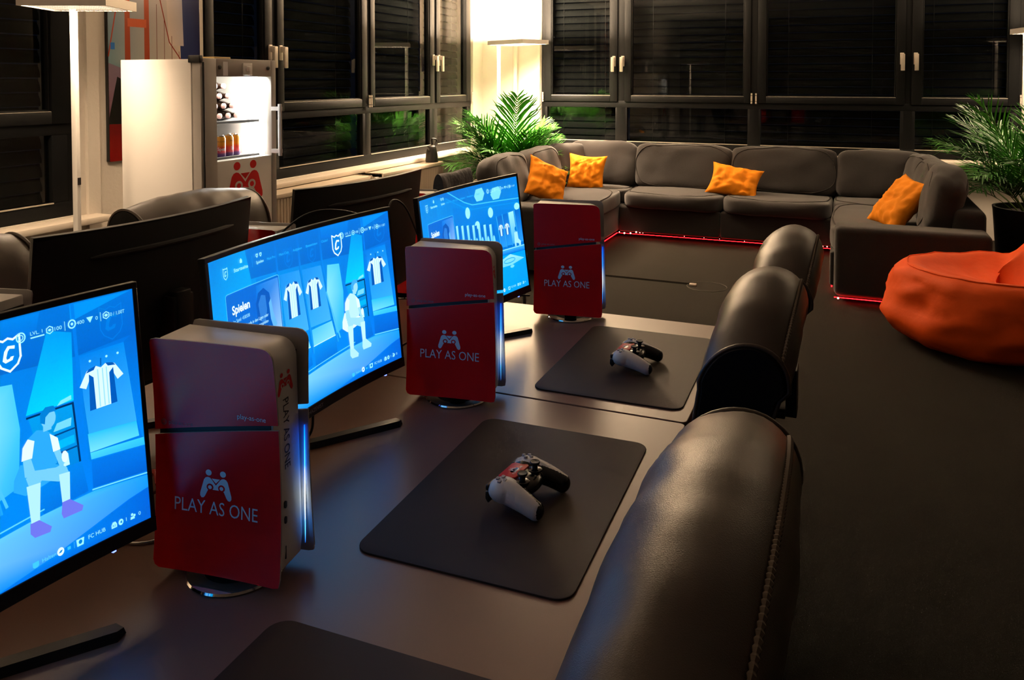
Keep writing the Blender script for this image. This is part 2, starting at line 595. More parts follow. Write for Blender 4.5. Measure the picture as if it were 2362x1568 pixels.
def window(name, fn, a0, a1, sashes, lows, handles, hinges):
    root = bpy.data.objects.new(name, None)
    COL.objects.link(root)
    root.location = fn((a0 + a1) / 2, 0, Z0)
    root['kind'] = 'structure'
    f = MB()
    wbox(f, fn, a0, a1, .0, .07, Z0, Z1)
    wbox(f, fn, a0, a1, .0, .07, Z2, Z3 + .012)
    wbox(f, fn, a0, a1, .0, .07, Z6 - .012, 2.78)
    wbox(f, fn, a0, sashes[0][0] + .012, .001, .07, Z0, 2.78)
    wbox(f, fn, sashes[-1][1] - .012, a1, .001, .07, Z0, 2.78)
    for k in range(len(sashes) - 1):
        wbox(f, fn, sashes[k][1] - .012, sashes[k + 1][0] + .012, .001, .07, Z0, 2.78)
        wbox(f, fn, lows[k][1], lows[k + 1][0], .002, .068, Z1, Z2)
    wbox(f, fn, a0, lows[0][0], .002, .068, Z1, Z2)
    wbox(f, fn, lows[-1][1], a1, .002, .068, Z1, Z2)
    f.build('frame', M_FRAME, root, world=True, bevel=.004, smooth=30)
    for (o0, o1, g0, g1) in sashes:
        s = MB()
        ring(s, fn, (o0, o1, Z3, Z6), (g0, g1, Z4, Z5), -.018, .05)
        ring(s, fn, (g0 - .001, g1 + .001, Z4 - .001, Z5 + .001), (g0 + .012, g1 - .012, Z4 + .012, Z5 - .012), -.004, .05)
        so = s.build('sash', M_FRAME, root, world=True, bevel=.004, smooth=30)
        p = MB()
        wbox(p, fn, g0, g1, .02, .026, Z4, Z5)
        po = p.build('pane', M_GLASS, so, offset=tuple(root.location), smooth=0)
        b = MB()
        wbox(b, fn, g0, g1, -.012, -.004, Z4 - .004, Z4 + .003)     # pale bead along the bottom of the glass
        b.build('glazing_bead', M_HANDLE, so, offset=tuple(root.location), smooth=0)
    for (g0, g1) in lows:
        p = MB()
        wbox(p, fn, g0, g1, .03, .036, Z1, Z2)
        p.build('pane', M_GLASS, root, world=True, smooth=0)
        b = MB()
        wbox(b, fn, g0, g1, -.006, .002, Z1 - .004, Z1 + .003)
        b.build('glazing_bead', M_HANDLE, root, world=True, smooth=0)
    for (h, side) in handles:
        hm = MB()
        wbox(hm, fn, h - .018, h + .018, -.032, -.018, 1.66, 1.775)
        wbox(hm, fn, h - .012, h + .012, -.06, -.03, 1.72, 1.765)
        t = h + side * .012
        wbox(hm, fn, min(h, t) - .012, max(h, t) + .012, -.078, -.058, 1.60, 1.762)
        hm.build('handle', M_HANDLE, root, world=True, bevel=.004, smooth=35)
    for h in hinges:
        for dz0, dz1 in ((1.262, 1.283), (1.288, 1.345), (1.350, 1.371)):
            hm = MB()
            c = fn(h, -.03, 0)
            hm.lathe([(.009, dz0), (.009, dz1)], 10, c)
            hm.build('hinge', M_HANDLE, root, world=True)
    return root

window('window_1', on_left, 1.80, 3.27, [(1.86, 3.225, 1.95, 3.11)], [(1.95, 3.12)], [], [3.243])
window('window_2', on_left, 4.225, 8.45,
       [(4.26, 4.947, 4.34, 4.865), (5.007, 6.25, 5.085, 6.165), (6.307, 7.53, 6.38, 7.44), (7.58, 8.41, 7.665, 8.30)],
       [(4.31, 4.90), (5.04, 6.20), (6.33, 7.46), (7.63, 8.35)],
       [(4.915, 1), (5.035, 1), (7.50, 1), (7.62, 1)], [6.262, 6.296, 8.425])
window('window_3', on_back, -3.284, 1.50,
       [(-3.25, -2.385, -3.166, -2.467), (-2.303, -.955, -2.23, -1.023), (-.885, .495, -.801, .415), (.552, 1.45, .643, 1.363)],
       [(-3.219, -2.41), (-2.277, -.985), (-.854, .458), (.587, 1.387)],
       [(-2.42, -1), (-2.32, -1), (.465, 1), (.585, 1)], [-3.262, -.943, -.898, 1.463])

window('window_4', on_back, 1.505, 3.60, [(1.56, 2.53, 1.64, 2.45), (2.60, 3.55, 2.68, 3.46)], [(1.60, 2.50), (2.63, 3.50)], [(2.50, 1), (2.63, 1)], [1.545])
# outdoor blinds, slat by slat
def slat_mesh(fn, a0, a1):
    h, N = .074, 5
    V = []
    for k in range(N):
        t = k / (N - 1) - .5
        V.append((t * h * .30 - .008 * (1 - 4 * t * t), t * h))
    mb = MB()
    for a in (a0, a1):
        for dd, z in V: mb.v.append(fn(a, dd, z))
    for a in (a0, a1):
        for dd, z in V: mb.v.append(fn(a, dd + .0015, z))
    for off in (0, 2 * N):
        for k in range(N - 1):
            mb.f.append((off + k, off + k + 1, off + N + k + 1, off + N + k)); mb.mi.append(0)
    mb.f += [(0, N, 3 * N, 2 * N), (N - 1, 2 * N - 1, 4 * N - 1, 3 * N - 1)]; mb.mi += [0, 0]
    return mb
def blind(fn, a0, a1, label, zlo=.80):
    c = fn((a0 + a1) / 2, .15, zlo)
    root = thing('window_blind', label, 'blind', c, 0, 'outdoor blinds behind the panes')
    base = fn(0, 0, 0)
    loc = lambda a, d, z: tuple(p - q for p, q in zip(fn(a, d, z), base))
    half = (a1 - a0) / 2
    me = slat_mesh(loc, -half, half).mesh('slat', M_SLAT, smooth=60)
    n = int((2.72 - zlo) / .08)
    for k in range(n):
        part('slat', me, root, loc=(0, 0, .04 + k * .08))
    for s in (-.6, .6):
        cb = MB()
        p = loc(s * half, -.012, 0)
        cb.tube([(p[0], p[1], 0), (p[0], p[1], n * .08)], .0025, 6)
        cb.build('ladder_cord', M_CABLE, root)
blind(on_left, 1.9, 3.16, 'closed grey blind outside the leftmost window')
blind(on_left, 4.28, 4.93, 'closed grey blind outside the pane behind the fridge')
blind(on_left, 5.02, 6.22, 'closed grey blind outside the pane right of the fridge')
blind(on_left, 6.32, 7.48, 'closed grey blind outside the pane above the radiator end and black kettle')
blind(on_left, 7.60, 8.38, 'closed grey blind outside the left-wall pane nearest the room corner')
blind(on_back, -3.23, -2.40, 'closed blind outside the back pane by the corner floor lamp, slats glinting')
blind(on_back, -2.28, -.975, 'closed blind outside the wide back pane above the middle left of the sofa')
blind(on_back, -.86, .47, 'closed blind outside the wide back pane above the middle right of the sofa')
blind(on_back, .58, 1.42, 'closed blind outside the rightmost back pane behind the palm')

blind(on_back, 1.59, 3.52, 'closed blind outside the window right of the right-hand floor lamp')

# sills
def sill(name, x0, x1, y0, y1):
    m = MB().box(x0, x1, y0, y1, .705, .742)
    struct(name, m, M_SILL, bevel=.006, smooth=35)
sill('trim_1', XL + .005, -3.885, 1.7, 3.36)
sill('trim_2', XL + .005, -3.885, 4.15, 8.52)
sill('trim_3', -3.33, 3.66, 8.545, YB - .005)

# cable duct and pipe in the corner
m = MB().tube([(-3.58, 8.66, 0), (-3.58, 8.66, ZC)], .028, 12)
struct('trim_4', m, M_SILL)
m = MB().box(-3.318, -3.288, 8.69, 8.72, .72, ZC)
struct('trim_5', m, M_SILL)

# radiators under the left windows
def radiator(y0, y1, label):
    root = thing('radiator', label, 'radiator', (-3.84, (y0 + y1) / 2, .12), 0, 'radiators under the left windows')
    b = MB()
    n = int((y1 - y0) / .034)
    prof = []
    for k in range(n):
        a = y0 + (y1 - y0) * k / n
        s = (y1 - y0) / n
        prof += [(-3.722, a + s * .08), (-3.735, a + s * .2), (-3.735, a + s * .5), (-3.722, a + s * .62), (-3.716, a + s * .8)]
    V = []
    for z in (.14, .665):
        V += [(x, y, z) for x, y in prof]
    N = len(prof)
    b.add(V, [(i, i + 1, N + i + 1, N + i) for i in range(N - 1)])
    b.box(-3.80, -3.737, y0 + .004, y1 - .004, .13, .668)
    b.build('front_panel', M_RAD, root, world=True, smooth=50)
    f = MB()
    f.box(-3.93, -3.715, y0, y1, .668, .70)
    f.build('top_cover', M_RAD, root, world=True, bevel=.004, smooth=35)
    for k in range(2):
        yy = (y0, y1 - .012)[k]
        MB().box(-3.93, -3.712, yy, yy + .012, .12, .705).build('end_cover', M_RAD, root, world=True, bevel=.003)
    for yy in (y0 + .2, y1 - .2):
        MB().box(-3.86, -3.80, yy, yy + .03, 0, .14).build('foot', M_RAD, root, world=True)
    return root
radiator(4.45, 5.82, 'beige ribbed radiator under the window next to the fridge')
rad2 = radiator(5.98, 7.12, 'beige ribbed radiator with the black kettle on it')

# ------------------------------------------------------------------ floor lamps
def floor_lamp(label, pole, head, yaw, hz=1.87, L=.56, W=.36, pr=.017, power=1.0, down=1.0):
    root = thing('floor_lamp', label, 'floor lamp', (pole[0], pole[1], 0), 0, 'office floor lamps')
    MB().box(-.17, .17, -.13, .13, 0, .018).build('base_plate', M_LAMPBODY, root, bevel=.006)
    p = MB().box(-pr, pr, -.011, .011, .018, hz - .02)
    p.build('pole', M_LAMPWHITE, root, bevel=.004)
    MB().box(pr, pr + .004, -.008, .008, 1.00, 1.035).build('switch', M_BLACK, root)
    hx, hy = head[0] - pole[0], head[1] - pole[1]
    M = Matrix.Translation((hx, hy, hz)) @ Matrix.Rotation(yaw, 4, 'Z')
    fr = MB()
    t = .012
    fr.box(-L / 2, L / 2, -W / 2, -W / 2 + t, -.022, .022)
    fr.box(-L / 2, L / 2, W / 2 - t, W / 2, -.022, .022)
    fr.box(-L / 2, -L / 2 + t, -W / 2 + t, W / 2 - t, -.022, .022)
    fr.box(L / 2 - t, L / 2, -W / 2 + t, W / 2 - t, -.022, .022)
    fr.box(-L / 2 + t, L / 2 - t, -W / 2 + t, W / 2 - t, -.004, .010)
    h = fr.build('lamp_head', M_LAMPBODY, root)
    h.matrix_local = M
    u = MB().add([(-L / 2 + .03, -W / 2 + .03, .013), (L / 2 - .03, -W / 2 + .03, .013), (L / 2 - .03, W / 2 - .03, .013), (-L / 2 + .03, W / 2 - .03, .013)], [(0, 1, 2, 3)])
    u.build('uplight_panel', emit('lamp_uplight_%.2f' % power, WARM, LAMP_UP * power), h, smooth=0, fix=False)
    d = MB().add([(-L / 2 + .03, -W / 2 + .03, -.006), (L / 2 - .03, -W / 2 + .03, -.006), (L / 2 - .03, W / 2 - .03, -.006), (-L / 2 + .03, W / 2 - .03, -.006)], [(3, 2, 1, 0)])
    d.build('downlight_panel', emit('lamp_downlight_%.2f' % (power * down), WARM, LAMP_DOWN * power * down), h, smooth=0, fix=False)
    me = MB().box(-.0045, .0045, -W / 2 + .016, W / 2 - .016, -.021, -.007).mesh('louver_fin', M_STEEL, smooth=0)
    n = 15
    for k in range(n):
        part('louver_fin', me, h, loc=(-L / 2 + .03 + (L - .06) * (k + .5) / n, 0, 0))
    return root
floor_lamp('white floor lamp left of the fridge, head cut off at the top', (-3.47, 2.80), (-3.378, 2.755), radians(25), hz=1.870, L=.40, W=.33, power=.9, down=1.35)
floor_lamp('floor lamp in the room corner behind the palm, glaring on the wall', (-3.50, 8.0), (-3.25, 7.93), radians(-28), hz=1.905, L=.58, W=.36, power=11.0, down=.55)
floor_lamp('floor lamp at the right edge beside the second palm', (1.37, 8.05), (1.60, 8.0), radians(12), hz=1.925, L=.60, W=.36, pr=.012)
floor_lamp('unseen floor lamp added behind the camera near the left windows', (-3.3, -.7), (-3.2, -.7), radians(8), hz=1.88, power=.2, down=26.0)  # out of view, added to light the camera-facing sides of the red consoles

# ================================================================== desks
DZ = .74
def desk(label, x0, x1, y0, y1):
    root = thing('desk', label, 'desk', ((x0 + x1) / 2, (y0 + y1) / 2, 0), 0, 'desks pushed back to back')
    MB().prism(rrect(x1 - x0, y1 - y0, .012, 3, (x0 + x1) / 2, (y0 + y1) / 2), lambda p, t: (p[0], p[1], t), DZ - .025, DZ).build('desk_top', M_DESK, root, world=True, bevel=.0015, seg=1, smooth=30)
    for yy in (y0 + .06, y1 - .10):
        for xx in (x0 + .06, x1 - .10):
            MB().box(xx, xx + .04, yy, yy + .04, 0, DZ - .065).build('leg', M_STEEL, root, world=True, bevel=.003)
    for xx in (x0 + .06, x1 - .10):
        MB().box(xx + .005, xx + .035, y0 + .06, y1 - .06, DZ - .065, DZ - .025).build('side_rail', M_STEEL, root, world=True)
    MB().box(x0 + .1, x1 - .1, (y0 + y1) / 2 - .02, (y0 + y1) / 2 + .02, DZ - .065, DZ - .026).build('cross_rail', M_STEEL, root, world=True)
    return root
XE = -.329
desk('long taupe desk carrying the two nearest lit monitors', -1.185, XE, .12, 1.797)
desk('short taupe desk at the far end with the third lit monitor', -1.185, XE, 1.803, 2.558)
desk('long taupe desk of the back row behind the nearest lit monitors', -2.02, -1.195, .12, 1.797)
desk('short taupe desk at the far end of the back row', -2.02, -1.195, 1.803, 2.558)

# ------------------------------------------------------------------ desk mats
def desk_mat(label, cx, cy, rz, w=.372, l=.556):
    m = MB().prism(rrect(w, l, .03, 6), lambda p, t: (p[0], p[1], t), 0, .0035)
    o = m.build('desk_mat', M_MAT, None, bevel=.0012, seg=2, smooth=40)
    o.location = (cx, cy, DZ + .0002)
    o.rotation_euler = (0, 0, rz)
    return tag(o, label, 'desk mat', 'black desk mats')
desk_mat('black desk mat under the nearest game controller', -.561, 1.377, radians(1.2))
desk_mat('black desk mat under the far game controller', -.540, 2.135, radians(.6))
desk_mat('empty black desk mat at the bottom edge of the picture', -.553, .640, radians(1.0))

# ------------------------------------------------------------------ monitors
MR, MW, MH = 1.35, .612, .369          # curve radius, width, height of the panel
def arc(u, n, R=MR):
    a = u / R
    return R * (1 - cos(a)) + n * cos(a), (R - n) * sin(a)     # forward, sideways
U0, SU = -.299, .598 / 16
V0, SV = .025, .336 / 9
def screen_fn(u, v, lay):
    """(0..16, 0..9) on the curved display face, flat between the strip edges"""
    k = math.floor(u / .5)
    t = u / .5 - k
    p, q = arc(U0 + k * .5 * SU, .0006 + lay), arc(U0 + (k + 1) * .5 * SU, .0006 + lay)
    return (p[0] + (q[0] - p[0]) * t, p[1] + (q[1] - p[1]) * t, V0 + v * SV)

def monitor(label, x, y, yaw, tilt, zb, group, name='monitor'):
    root = thing(name, label, 'monitor', (x, y, DZ + .0002), yaw, group)
    h0 = zb - DZ
    ax = Matrix.Translation((0, 0, h0)) @ Matrix.Rotation(-tilt, 4, 'Y')
    # housing
    b = MB()
    N = 25
    us = [-MW / 2 + MW * i / (N - 1) for i in range(N)]
    sec = [(.0, .0), (.0, MH), (-.010, MH), (-.016, MH - .03), (-.030, MH * .62), (-.034, MH * .3), (-.016, .012), (-.010, 0)]
    V = []
    for u in us:
        e = min(1, (MW / 2 - abs(u)) / .10)
        for n, z in sec:
            nn = n if n > -.0101 else -.010 + (n + .010) * (e ** .6)
            f, s = arc(u, nn)
            V.append((f, s, z))
    K = len(sec)
    F = [(i * K + k, i * K + (k + 1) % K, (i + 1) * K + (k + 1) % K, (i + 1) * K + k) for i in range(N - 1) for k in range(K)]
    F += [tuple(range(K)), tuple((N - 1) * K + k for k in range(K))]
    b.add(V, F)
    body = b.build('housing', M_MATTE, root, smooth=35)
    body.matrix_local = ax
    # bezel: chin and thin rim
    z = MB()
    def strip(u0, u1, z0, z1, n0, n1):
        n = max(2, int((u1 - u0) / .025) + 1)
        pts = []
        for i in range(n):
            u = u0 + (u1 - u0) * i / (n - 1)
            for (nn, zz) in ((n0, z0), (n1, z0), (n1, z1), (n0, z1)):
                f, s = arc(u, nn)
                pts.append((f, s, zz))
        fs = [(i * 4 + k, i * 4 + (k + 1) % 4, i * 4 + 4 + (k + 1) % 4, i * 4 + 4 + k) for i in range(n - 1) for k in range(4)]
        fs += [(0, 1, 2, 3), tuple(4 * (n - 1) + k for k in range(4))]
        z.add(pts, fs)
    vb, vt = V0 - .3 * SV, V0 + 9.0 * SV
    strip(-MW / 2, MW / 2, -.008, vb, -.011, .0035)
    strip(-MW / 2, MW / 2, vt, MH + .0015, -.0105, .0025)
    strip(-MW / 2, U0 + .1 * SU, vb, vt, -.010, .0025)
    strip(U0 + 16 * SU, MW / 2, vb, vt, -.010, .0025)
    bz = z.build('bezel', M_BLACK, root, bevel=.0008, seg=1, smooth=40)
    bz.matrix_local = ax
    # ridge on the back
    r = MB()
    n = 14
    for zz, l in ((MH - .052, .66),):
        pts = []
        for i in range(n):
            f, s = arc(-MW * l / 2 + MW * l * i / (n - 1), -.026)
            pts.append((f, s, zz))
        r.tube(pts, [.002] + [.006] * (n - 2) + [.002], 8)
    ro = r.build('back_ridge', M_BLACK, root)
    ro.matrix_local = ax
    # power light under the chin
    f, s = arc(MW / 2 - .065, .000)
    MB().box(f - .002, f + .002, s - .0025, s + .0025, -.0105, -.008).build('power_light', M_LEDBLUE, root).matrix_local = ax
    # stand
    c = MB()
    c.prism([(-.095, -.022), (-.065, -.022), (-.065, .022), (-.095, .022)], lambda p, t: (p[0] + .03 * t, p[1], t), .012, .30)
    c.box(-.085, -.02, -.03, .03, .20, .29)
    c.build('stand_column', M_BLACK, root, bevel=.004)
    for sgn in (-1, 1):
        path = [(-.105, 0), (-.062, .012), (-.030, .045), (.078, .197)]
        leg = MB()
        P = smooth_path([(p[0], p[1] * sgn, 0) for p in path[:3]], 4) + [Vector((path[3][0], path[3][1] * sgn, 0))]
        V, wd = [], .0135
        for i, p in enumerate(P):
            d = (P[min(i + 1, len(P) - 1)] - P[max(i - 1, 0)]).normalized()
            q = Vector((-d.y, d.x, 0)) * wd
            if i == len(P) - 1:
                q2 = d * .012
            else:
                q2 = Vector((0, 0, 0))
            V += [p - q, p + q, p + q * .75 + Vector((0, 0, .013)), p - q * .75 + Vector((0, 0, .013))]
        n = len(P)
        d = (P[-1] - P[-2]).normalized()
        V += [P[-1] + d * .012 + Vector((0, 0, .001)), P[-1] + d * .009 + Vector((0, 0, .010))]
        e = 4 * (n - 1)
        F = [(i * 4 + k, i * 4 + (k + 1) % 4, i * 4 + 4 + (k + 1) % 4, i * 4 + 4 + k) for i in range(n - 1) for k in range(4)]
        F += [(0, 1, 2, 3), (e, e + 1, 4 * n), (e + 1, e + 2, 4 * n + 1, 4 * n), (e + 2, e + 3, 4 * n + 1), (e + 3, e, 4 * n, 4 * n + 1)]
        leg.add(V, F)
        leg.build('stand_leg', M_BLACK, root, smooth=25)
    return root, ax

M_SCREEN = colour_attr_mat('display_picture', emission=1.0)
M_SCREENOFF = pm('display_off', (0.006, 0.006, 0.007), 0.3)

def ell(cx, cy, rx, ry, n=16): return disc(cx, cy, rx, n, ry)

def shield(D, cx, cy, s, col, wd, fill=None, letter=True):
    P = [(-.42, .62), (-.18, .50), (0, .58), (.18, .50), (.42, .62), (.42, -.2), (.30, -.45), (0, -.66), (-.30, -.45), (-.42, -.2)]
    P = [(cx + x * s, cy + y * s) for x, y in P]
    if fill: D.poly(P, fill)
    D.line(P, wd, col, True)
    if letter:
        L = [(.24, .26), (-.02, .30), (-.16, .12), (-.24, -.22), (-.14, -.32), (.12, -.26), (.18, -.12), (.06, -.12), (.02, -.18), (-.08, -.2), (-.10, -.12), (-.03, .10), (.04, .18), (.22, .14)]
        D.poly([(cx + x * s, cy + y * s) for x, y in L], col)

def jersey(D, cx, top, w, h, body=(205, 236, 255), dark=(0, 84, 178), mid=(150, 214, 250)):
    f = lambda P: [(cx + x * w, top + y * h) for x, y in P]
    D.poly(f([(-.28, 0), (-.36, -.04), (-.56, -.36), (-.40, -.44), (-.32, -.28)]), body)
    D.poly(f([(.28, 0), (.36, -.04), (.56, -.36), (.40, -.44), (.32, -.28)]), body)
    D.poly(f([(-.30, 0), (-.12, .03), (0, -.04), (.12, .03), (.30, 0), (.34, -.98), (-.34, -.98)]), body)
    D.poly(f([(-.31, -.12), (-.20, -.22), (-.19, -.98), (-.35, -.98)]), dark)
    D.poly(f([(.31, -.12), (.20, -.22), (.19, -.98), (.35, -.98)]), dark)
    D.poly(f([(-.30, 0), (-.12, .04), (-.18, -.05), (-.38, -.08)]), dark)
    D.poly(f([(.30, 0), (.12, .04), (.18, -.05), (.38, -.08)]), dark)
    for x in (-.1, .02, .12):
        D.poly(f([(x, -.06), (x + .03, -.06), (x + .03, -.96), (x, -.96)]), mid)

def hexa(cx, cy, r): return [(cx + r * cos(pi / 6 + k * pi / 3), cy + r * 1.05 * sin(pi / 6 + k * pi / 3)) for k in range(6)]

CY = (150, 232, 255)
def hud(D, vals, dim=1.0, tabs=True, lo=0.0):
    c = CY
    if tabs:
        shield(D, 1.44, 8.22 + lo, .42, c, .04)
        D.text('Startseite', 2.16, 8.13 + lo, .17, c, width=1.22, bold=.02)
        D.poly([(2.72, 8.46 + lo), (2.92, 8.46 + lo), (2.92, 8.60 + lo), (2.82, 8.70 + lo), (2.72, 8.60 + lo)], c)
        for x in (4.20, 4.52):
            D.poly([(x - .09, 8.64 + lo), (x + .09, 8.64 + lo), (x + .09, 8.52 + lo), (x, 8.42 + lo), (x - .09, 8.52 + lo)], c)
            D.poly(ell(x, 8.55 + lo, .04, .05, 8), (0, 120, 210))
        D.text('Spielen', 4.09, 8.13 + lo, .15, c, width=.64, bold=.015)
        for s, a, b in (('Mein Pro', 5.03, 5.76), ('Mein Club', 6.10, 6.93), ('Aufgaben', 7.30, 8.10), ('Bestenlisten', 8.46, 9.47), ('Clubs!', 9.83, 10.40)):
            D.text(s, a, 8.13 + lo, .14, (40, 180, 245), width=b - a)
        D.rect(3.75, 8.05 + lo, 3.77, 8.6 + lo, (40, 160, 230))
    y = 8.13 + lo
    D.line(ell(11.66, 8.21 + lo, .15, .17), .045, c, True)
    D.line(ell(11.66, 8.21 + lo, .08, .09, 10), .03, c, True)
    D.text(vals[0], 12.0, y + .06, .13, c, width=.44)
    D.rect(12.0, y - .06, 12.5, y - .01, c)
    D.line(hexa(12.70, 8.21 + lo, .13), .035, c, True)
    D.poly(ell(12.70, 8.21 + lo, .06, .05, 8), c)
    D.text(vals[1], 12.88, y, .14, c, width=.27)
    D.rect(13.25, y - .10, 13.27, y + .25, c)
    D.line(ell(13.53, 8.21 + lo, .13, .15), .05, c, True)
    D.poly(ell(13.53, 8.21 + lo, .05, .06, 8), c)
    D.text(vals[2], 13.71, y, .14, c, width=.29)
    D.poly([(14.09, 8.31 + lo), (14.35, 8.31 + lo), (14.22, 8.08 + lo)], c)
    D.text(vals[3], 14.44, y, .14, c, width=.09)
    D.rect(14.63, y - .10, 14.65, y + .25, c)
    D.line(hexa(14.86, 8.21 + lo, .13), .035, c, True)
    D.poly(ell(14.86, 8.21 + lo, .07, .06, 8), c)
    D.text(vals[4], 15.02, y, .14, c, width=.58)
    # bottom bar
    y = .02
    D.poly([(11.44, .16), (11.66, .16), (11.66, 0), (11.6, -.05), (11.5, -.05), (11.44, 0)], (60, 190, 245))
    D.text('Halten', 11.78, y, .14, (90, 205, 250), width=.50)
    D.poly(ell(12.45, .08, .13, .15, 14), (215, 245, 255))
    D.poly([(12.37, .04), (12.45, .12), (12.53, .12), (12.47, .04)], (0, 120, 215))
    D.rect(12.70, .0, 12.82, .11, (50, 180, 245))
    D.rect(12.95, -.05, 12.965, .2, (60, 170, 235))
    D.poly([(13.04, .2), (13.34, .2), (13.30, -.06), (13.06, -.06)], c)
    D.poly(ell(13.19, .08, .07, .08, 10), (0, 120, 215))
    D.text('FC HUB', 13.50, y, .15, c, width=.66)
    D.poly([(14.40, -.03), (14.62, -.03), (14.62, .1), (14.56, .2), (14.46, .2), (14.40, .1)], c)
    D.text('R2', 14.45, .02, .08, (0, 100, 200), width=.12)
    D.poly(ell(14.78, .08, .10, .12, 12), c)
    D.poly([(14.74, .08), (14.82, .14), (14.82, .02)], (0, 110, 210))
    D.text('1', 14.99, y, .14, c)
    D.poly(ell(15.24, .16, .05, .055, 8), c)
    D.poly(ell(15.33, .10, .05, .055, 8), c)
    D.poly([(15.16, -.02), (15.34, -.02), (15.32, .08), (15.18, .08)], c)
    D.text('0', 15.50, y, .14, c)

def locker_room(D, variant):
    A, B, C2, DK = (0, 150, 228), (0, 112, 208), (0, 132, 224), (0, 92, 190)
    D.poly([(.1, -.3), (16, -.3), (16, 9.0), (.1, 9.0)], [(0, 138, 238), (0, 120, 232), (0, 104, 205), (0, 150, 226)])
    # bright wall on the far left, with a darker canopy
    D.poly([(.1, 3), (3.2, 3), (3.6, 7.4), (3.3, 9.0), (.1, 9.0)], [(0, 168, 240), (0, 150, 230), (0, 160, 232), (0, 150, 225), (0, 128, 214)])
    D.poly([(3.3, 9.0), (3.6, 7.5), (13.6, 6.95), (16, 7.2), (16, 9.0)], [(0, 118, 210), (0, 108, 202), (0, 96, 194), (0, 98, 198), (0, 110, 208)])
    D.poly([(13.5, 8.95), (15.9, 8.95), (13.5, 8.3)], (0, 142, 232))
    D.poly([(9.9, 8.95), (12.4, 8.95), (12.2, 8.2), (9.9, 8.35)], [(0, 128, 222), (0, 128, 222), (0, 110, 212), (0, 112, 212)])
    # locker backs
    D.poly([(4.0, 7.4), (5.8, 7.35), (6.1, 2.4), (4.2, 2.3)], [(0, 128, 220), (0, 140, 226), (30, 150, 236), (20, 150, 236)])
    D.poly([(6.0, 7.15), (7.75, 7.05), (8.2, 3.7), (6.2, 3.75)], [(20, 138, 228), (40, 150, 234), (64, 170, 244), (48, 164, 242)])
    D.poly([(7.95, 7.0), (9.65, 6.9), (10.1, 3.7), (8.3, 3.75)], [(20, 138, 228), (40, 150, 234), (64, 172, 246), (48, 164, 242)])
    for a, b in ((5.85, 6.1), (7.82, 8.28), (9.75, 10.45)):
        D.poly([(a - .07, 9.0), (a + .07, 9.0), (a + .1, 7), (b + .16, 2.3), (b - .02, 2.3), (a - .07, 7)], [(0, 116, 212), (0, 116, 212), (0, 140, 230), (30, 160, 240), (0, 120, 222), (0, 116, 212)])
    # benches with cushions
    for a, b, c, d in ((4.5, 6.05, 4.6, 6.1), (6.25, 7.95, 6.4, 8.1), (8.35, 10.25, 8.4, 10.35)):
        D.poly([(a, 3.6), (b - .1, 3.62), (d, 2.75), (c, 2.7)], [(70, 188, 250), (100, 204, 255), (130, 216, 255), (110, 208, 255)])
        D.line([(c, 2.68), (d, 2.74)], .05, (190, 238, 255))
        D.poly([(c, 2.64), (d, 2.7), (d + .05, 1.75), (c, 1.45)], [(0, 140, 230), (0, 140, 230), (0, 108, 212), (0, 108, 212)])
    # glowing open door and its cone of light
    D.poly([(10.20, 6.80), (11.25, 6.66), (11.40, 5.0), (11.2, 3.0), (10.5, 2.8), (9.95, 5.3)], [(90, 205, 255), (70, 195, 250), (60, 190, 250), (40, 170, 245), (60, 182, 250), (130, 218, 255)])
    D.line([(9.92, 5.3), (10.75, 2.5)], .10, (70, 185, 250))
    D.poly([(12.6, 8.2), (13.5, 7.9), (13.38, 5.35), (11.63, 5.38)], [(0, 150, 226), (0, 150, 226), (0, 200, 246), (0, 196, 244)])
    # shelf with gear
    D.poly([(11.7, 5.26), (13.34, 5.24), (13.44, 2.9), (12.2, 2.9)], [(0, 150, 222), (0, 150, 222), (0, 124, 208), (0, 124, 208)])
    D.line([(11.66, 5.28), (13.34, 5.26), (13.44, 2.96)], .075, (0, 42, 96))
    D.line([(12.35, 4.3), (13.36, 4.32)], .06, (0, 60, 128))
    D.line([(12.5, 3.6), (13.40, 3.62)], .06, (0, 60, 128))
    D.poly([(12.75, 5.34), (13.3, 5.42), (13.3, 5.58), (12.9, 5.5)], (120, 220, 255))
    D.poly([(12.55, 4.45), (13.2, 4.45), (13.25, 4.75), (12.7, 4.72)], (110, 206, 250))
    D.poly([(12.6, 3.75), (13.3, 3.78), (13.3, 4.08), (12.7, 4.06)], (0, 176, 236))
    D.poly([(12.75, 3.05), (13.05, 3.05), (13.02, 3.5), (12.80, 3.5)], (190, 236, 255))
    D.poly([(11.2, 3.0), (13.5, 3.0), (13.66, 1.78), (12.0, 1.66)], [(0, 130, 226), (0, 124, 222), (0, 104, 210), (0, 112, 214)])
    # right locker
    D.poly([(13.70, 6.92), (15.48, 6.98), (15.75, 3.72), (13.80, 3.9)], [(0, 122, 222), (0, 132, 226), (50, 165, 245), (40, 160, 244)])
    D.poly([(15.48, 7.0), (16, 7.3), (16, 2.6), (15.78, 3.7)], [(0, 104, 204), (0, 100, 200), (0, 130, 232), (0, 124, 226)])
    D.line([(13.60, 9.0), (13.64, 6.0), (13.84, 2.9)], .13, (0, 120, 220))
    D.poly([(13.80, 3.9), (15.74, 3.72), (15.8, 3.1), (13.84, 3.18)], [(40, 186, 250), (30, 180, 248), (80, 206, 255), (110, 214, 255)])
    D.poly([(13.84, 3.16), (15.98, 2.98), (16.0, 2.66), (13.86, 2.9)], [(70, 205, 255), (50, 195, 255), (40, 180, 250), (60, 190, 250)])
    D.poly([(13.86, 2.86), (16.0, 2.6), (16.0, 1.6), (13.84, 1.82)], [(0, 112, 218), (0, 112, 218), (0, 92, 200), (0, 98, 206)])
    D.line([(13.82, 1.76), (16, 1.52)], .05, (110, 214, 255))
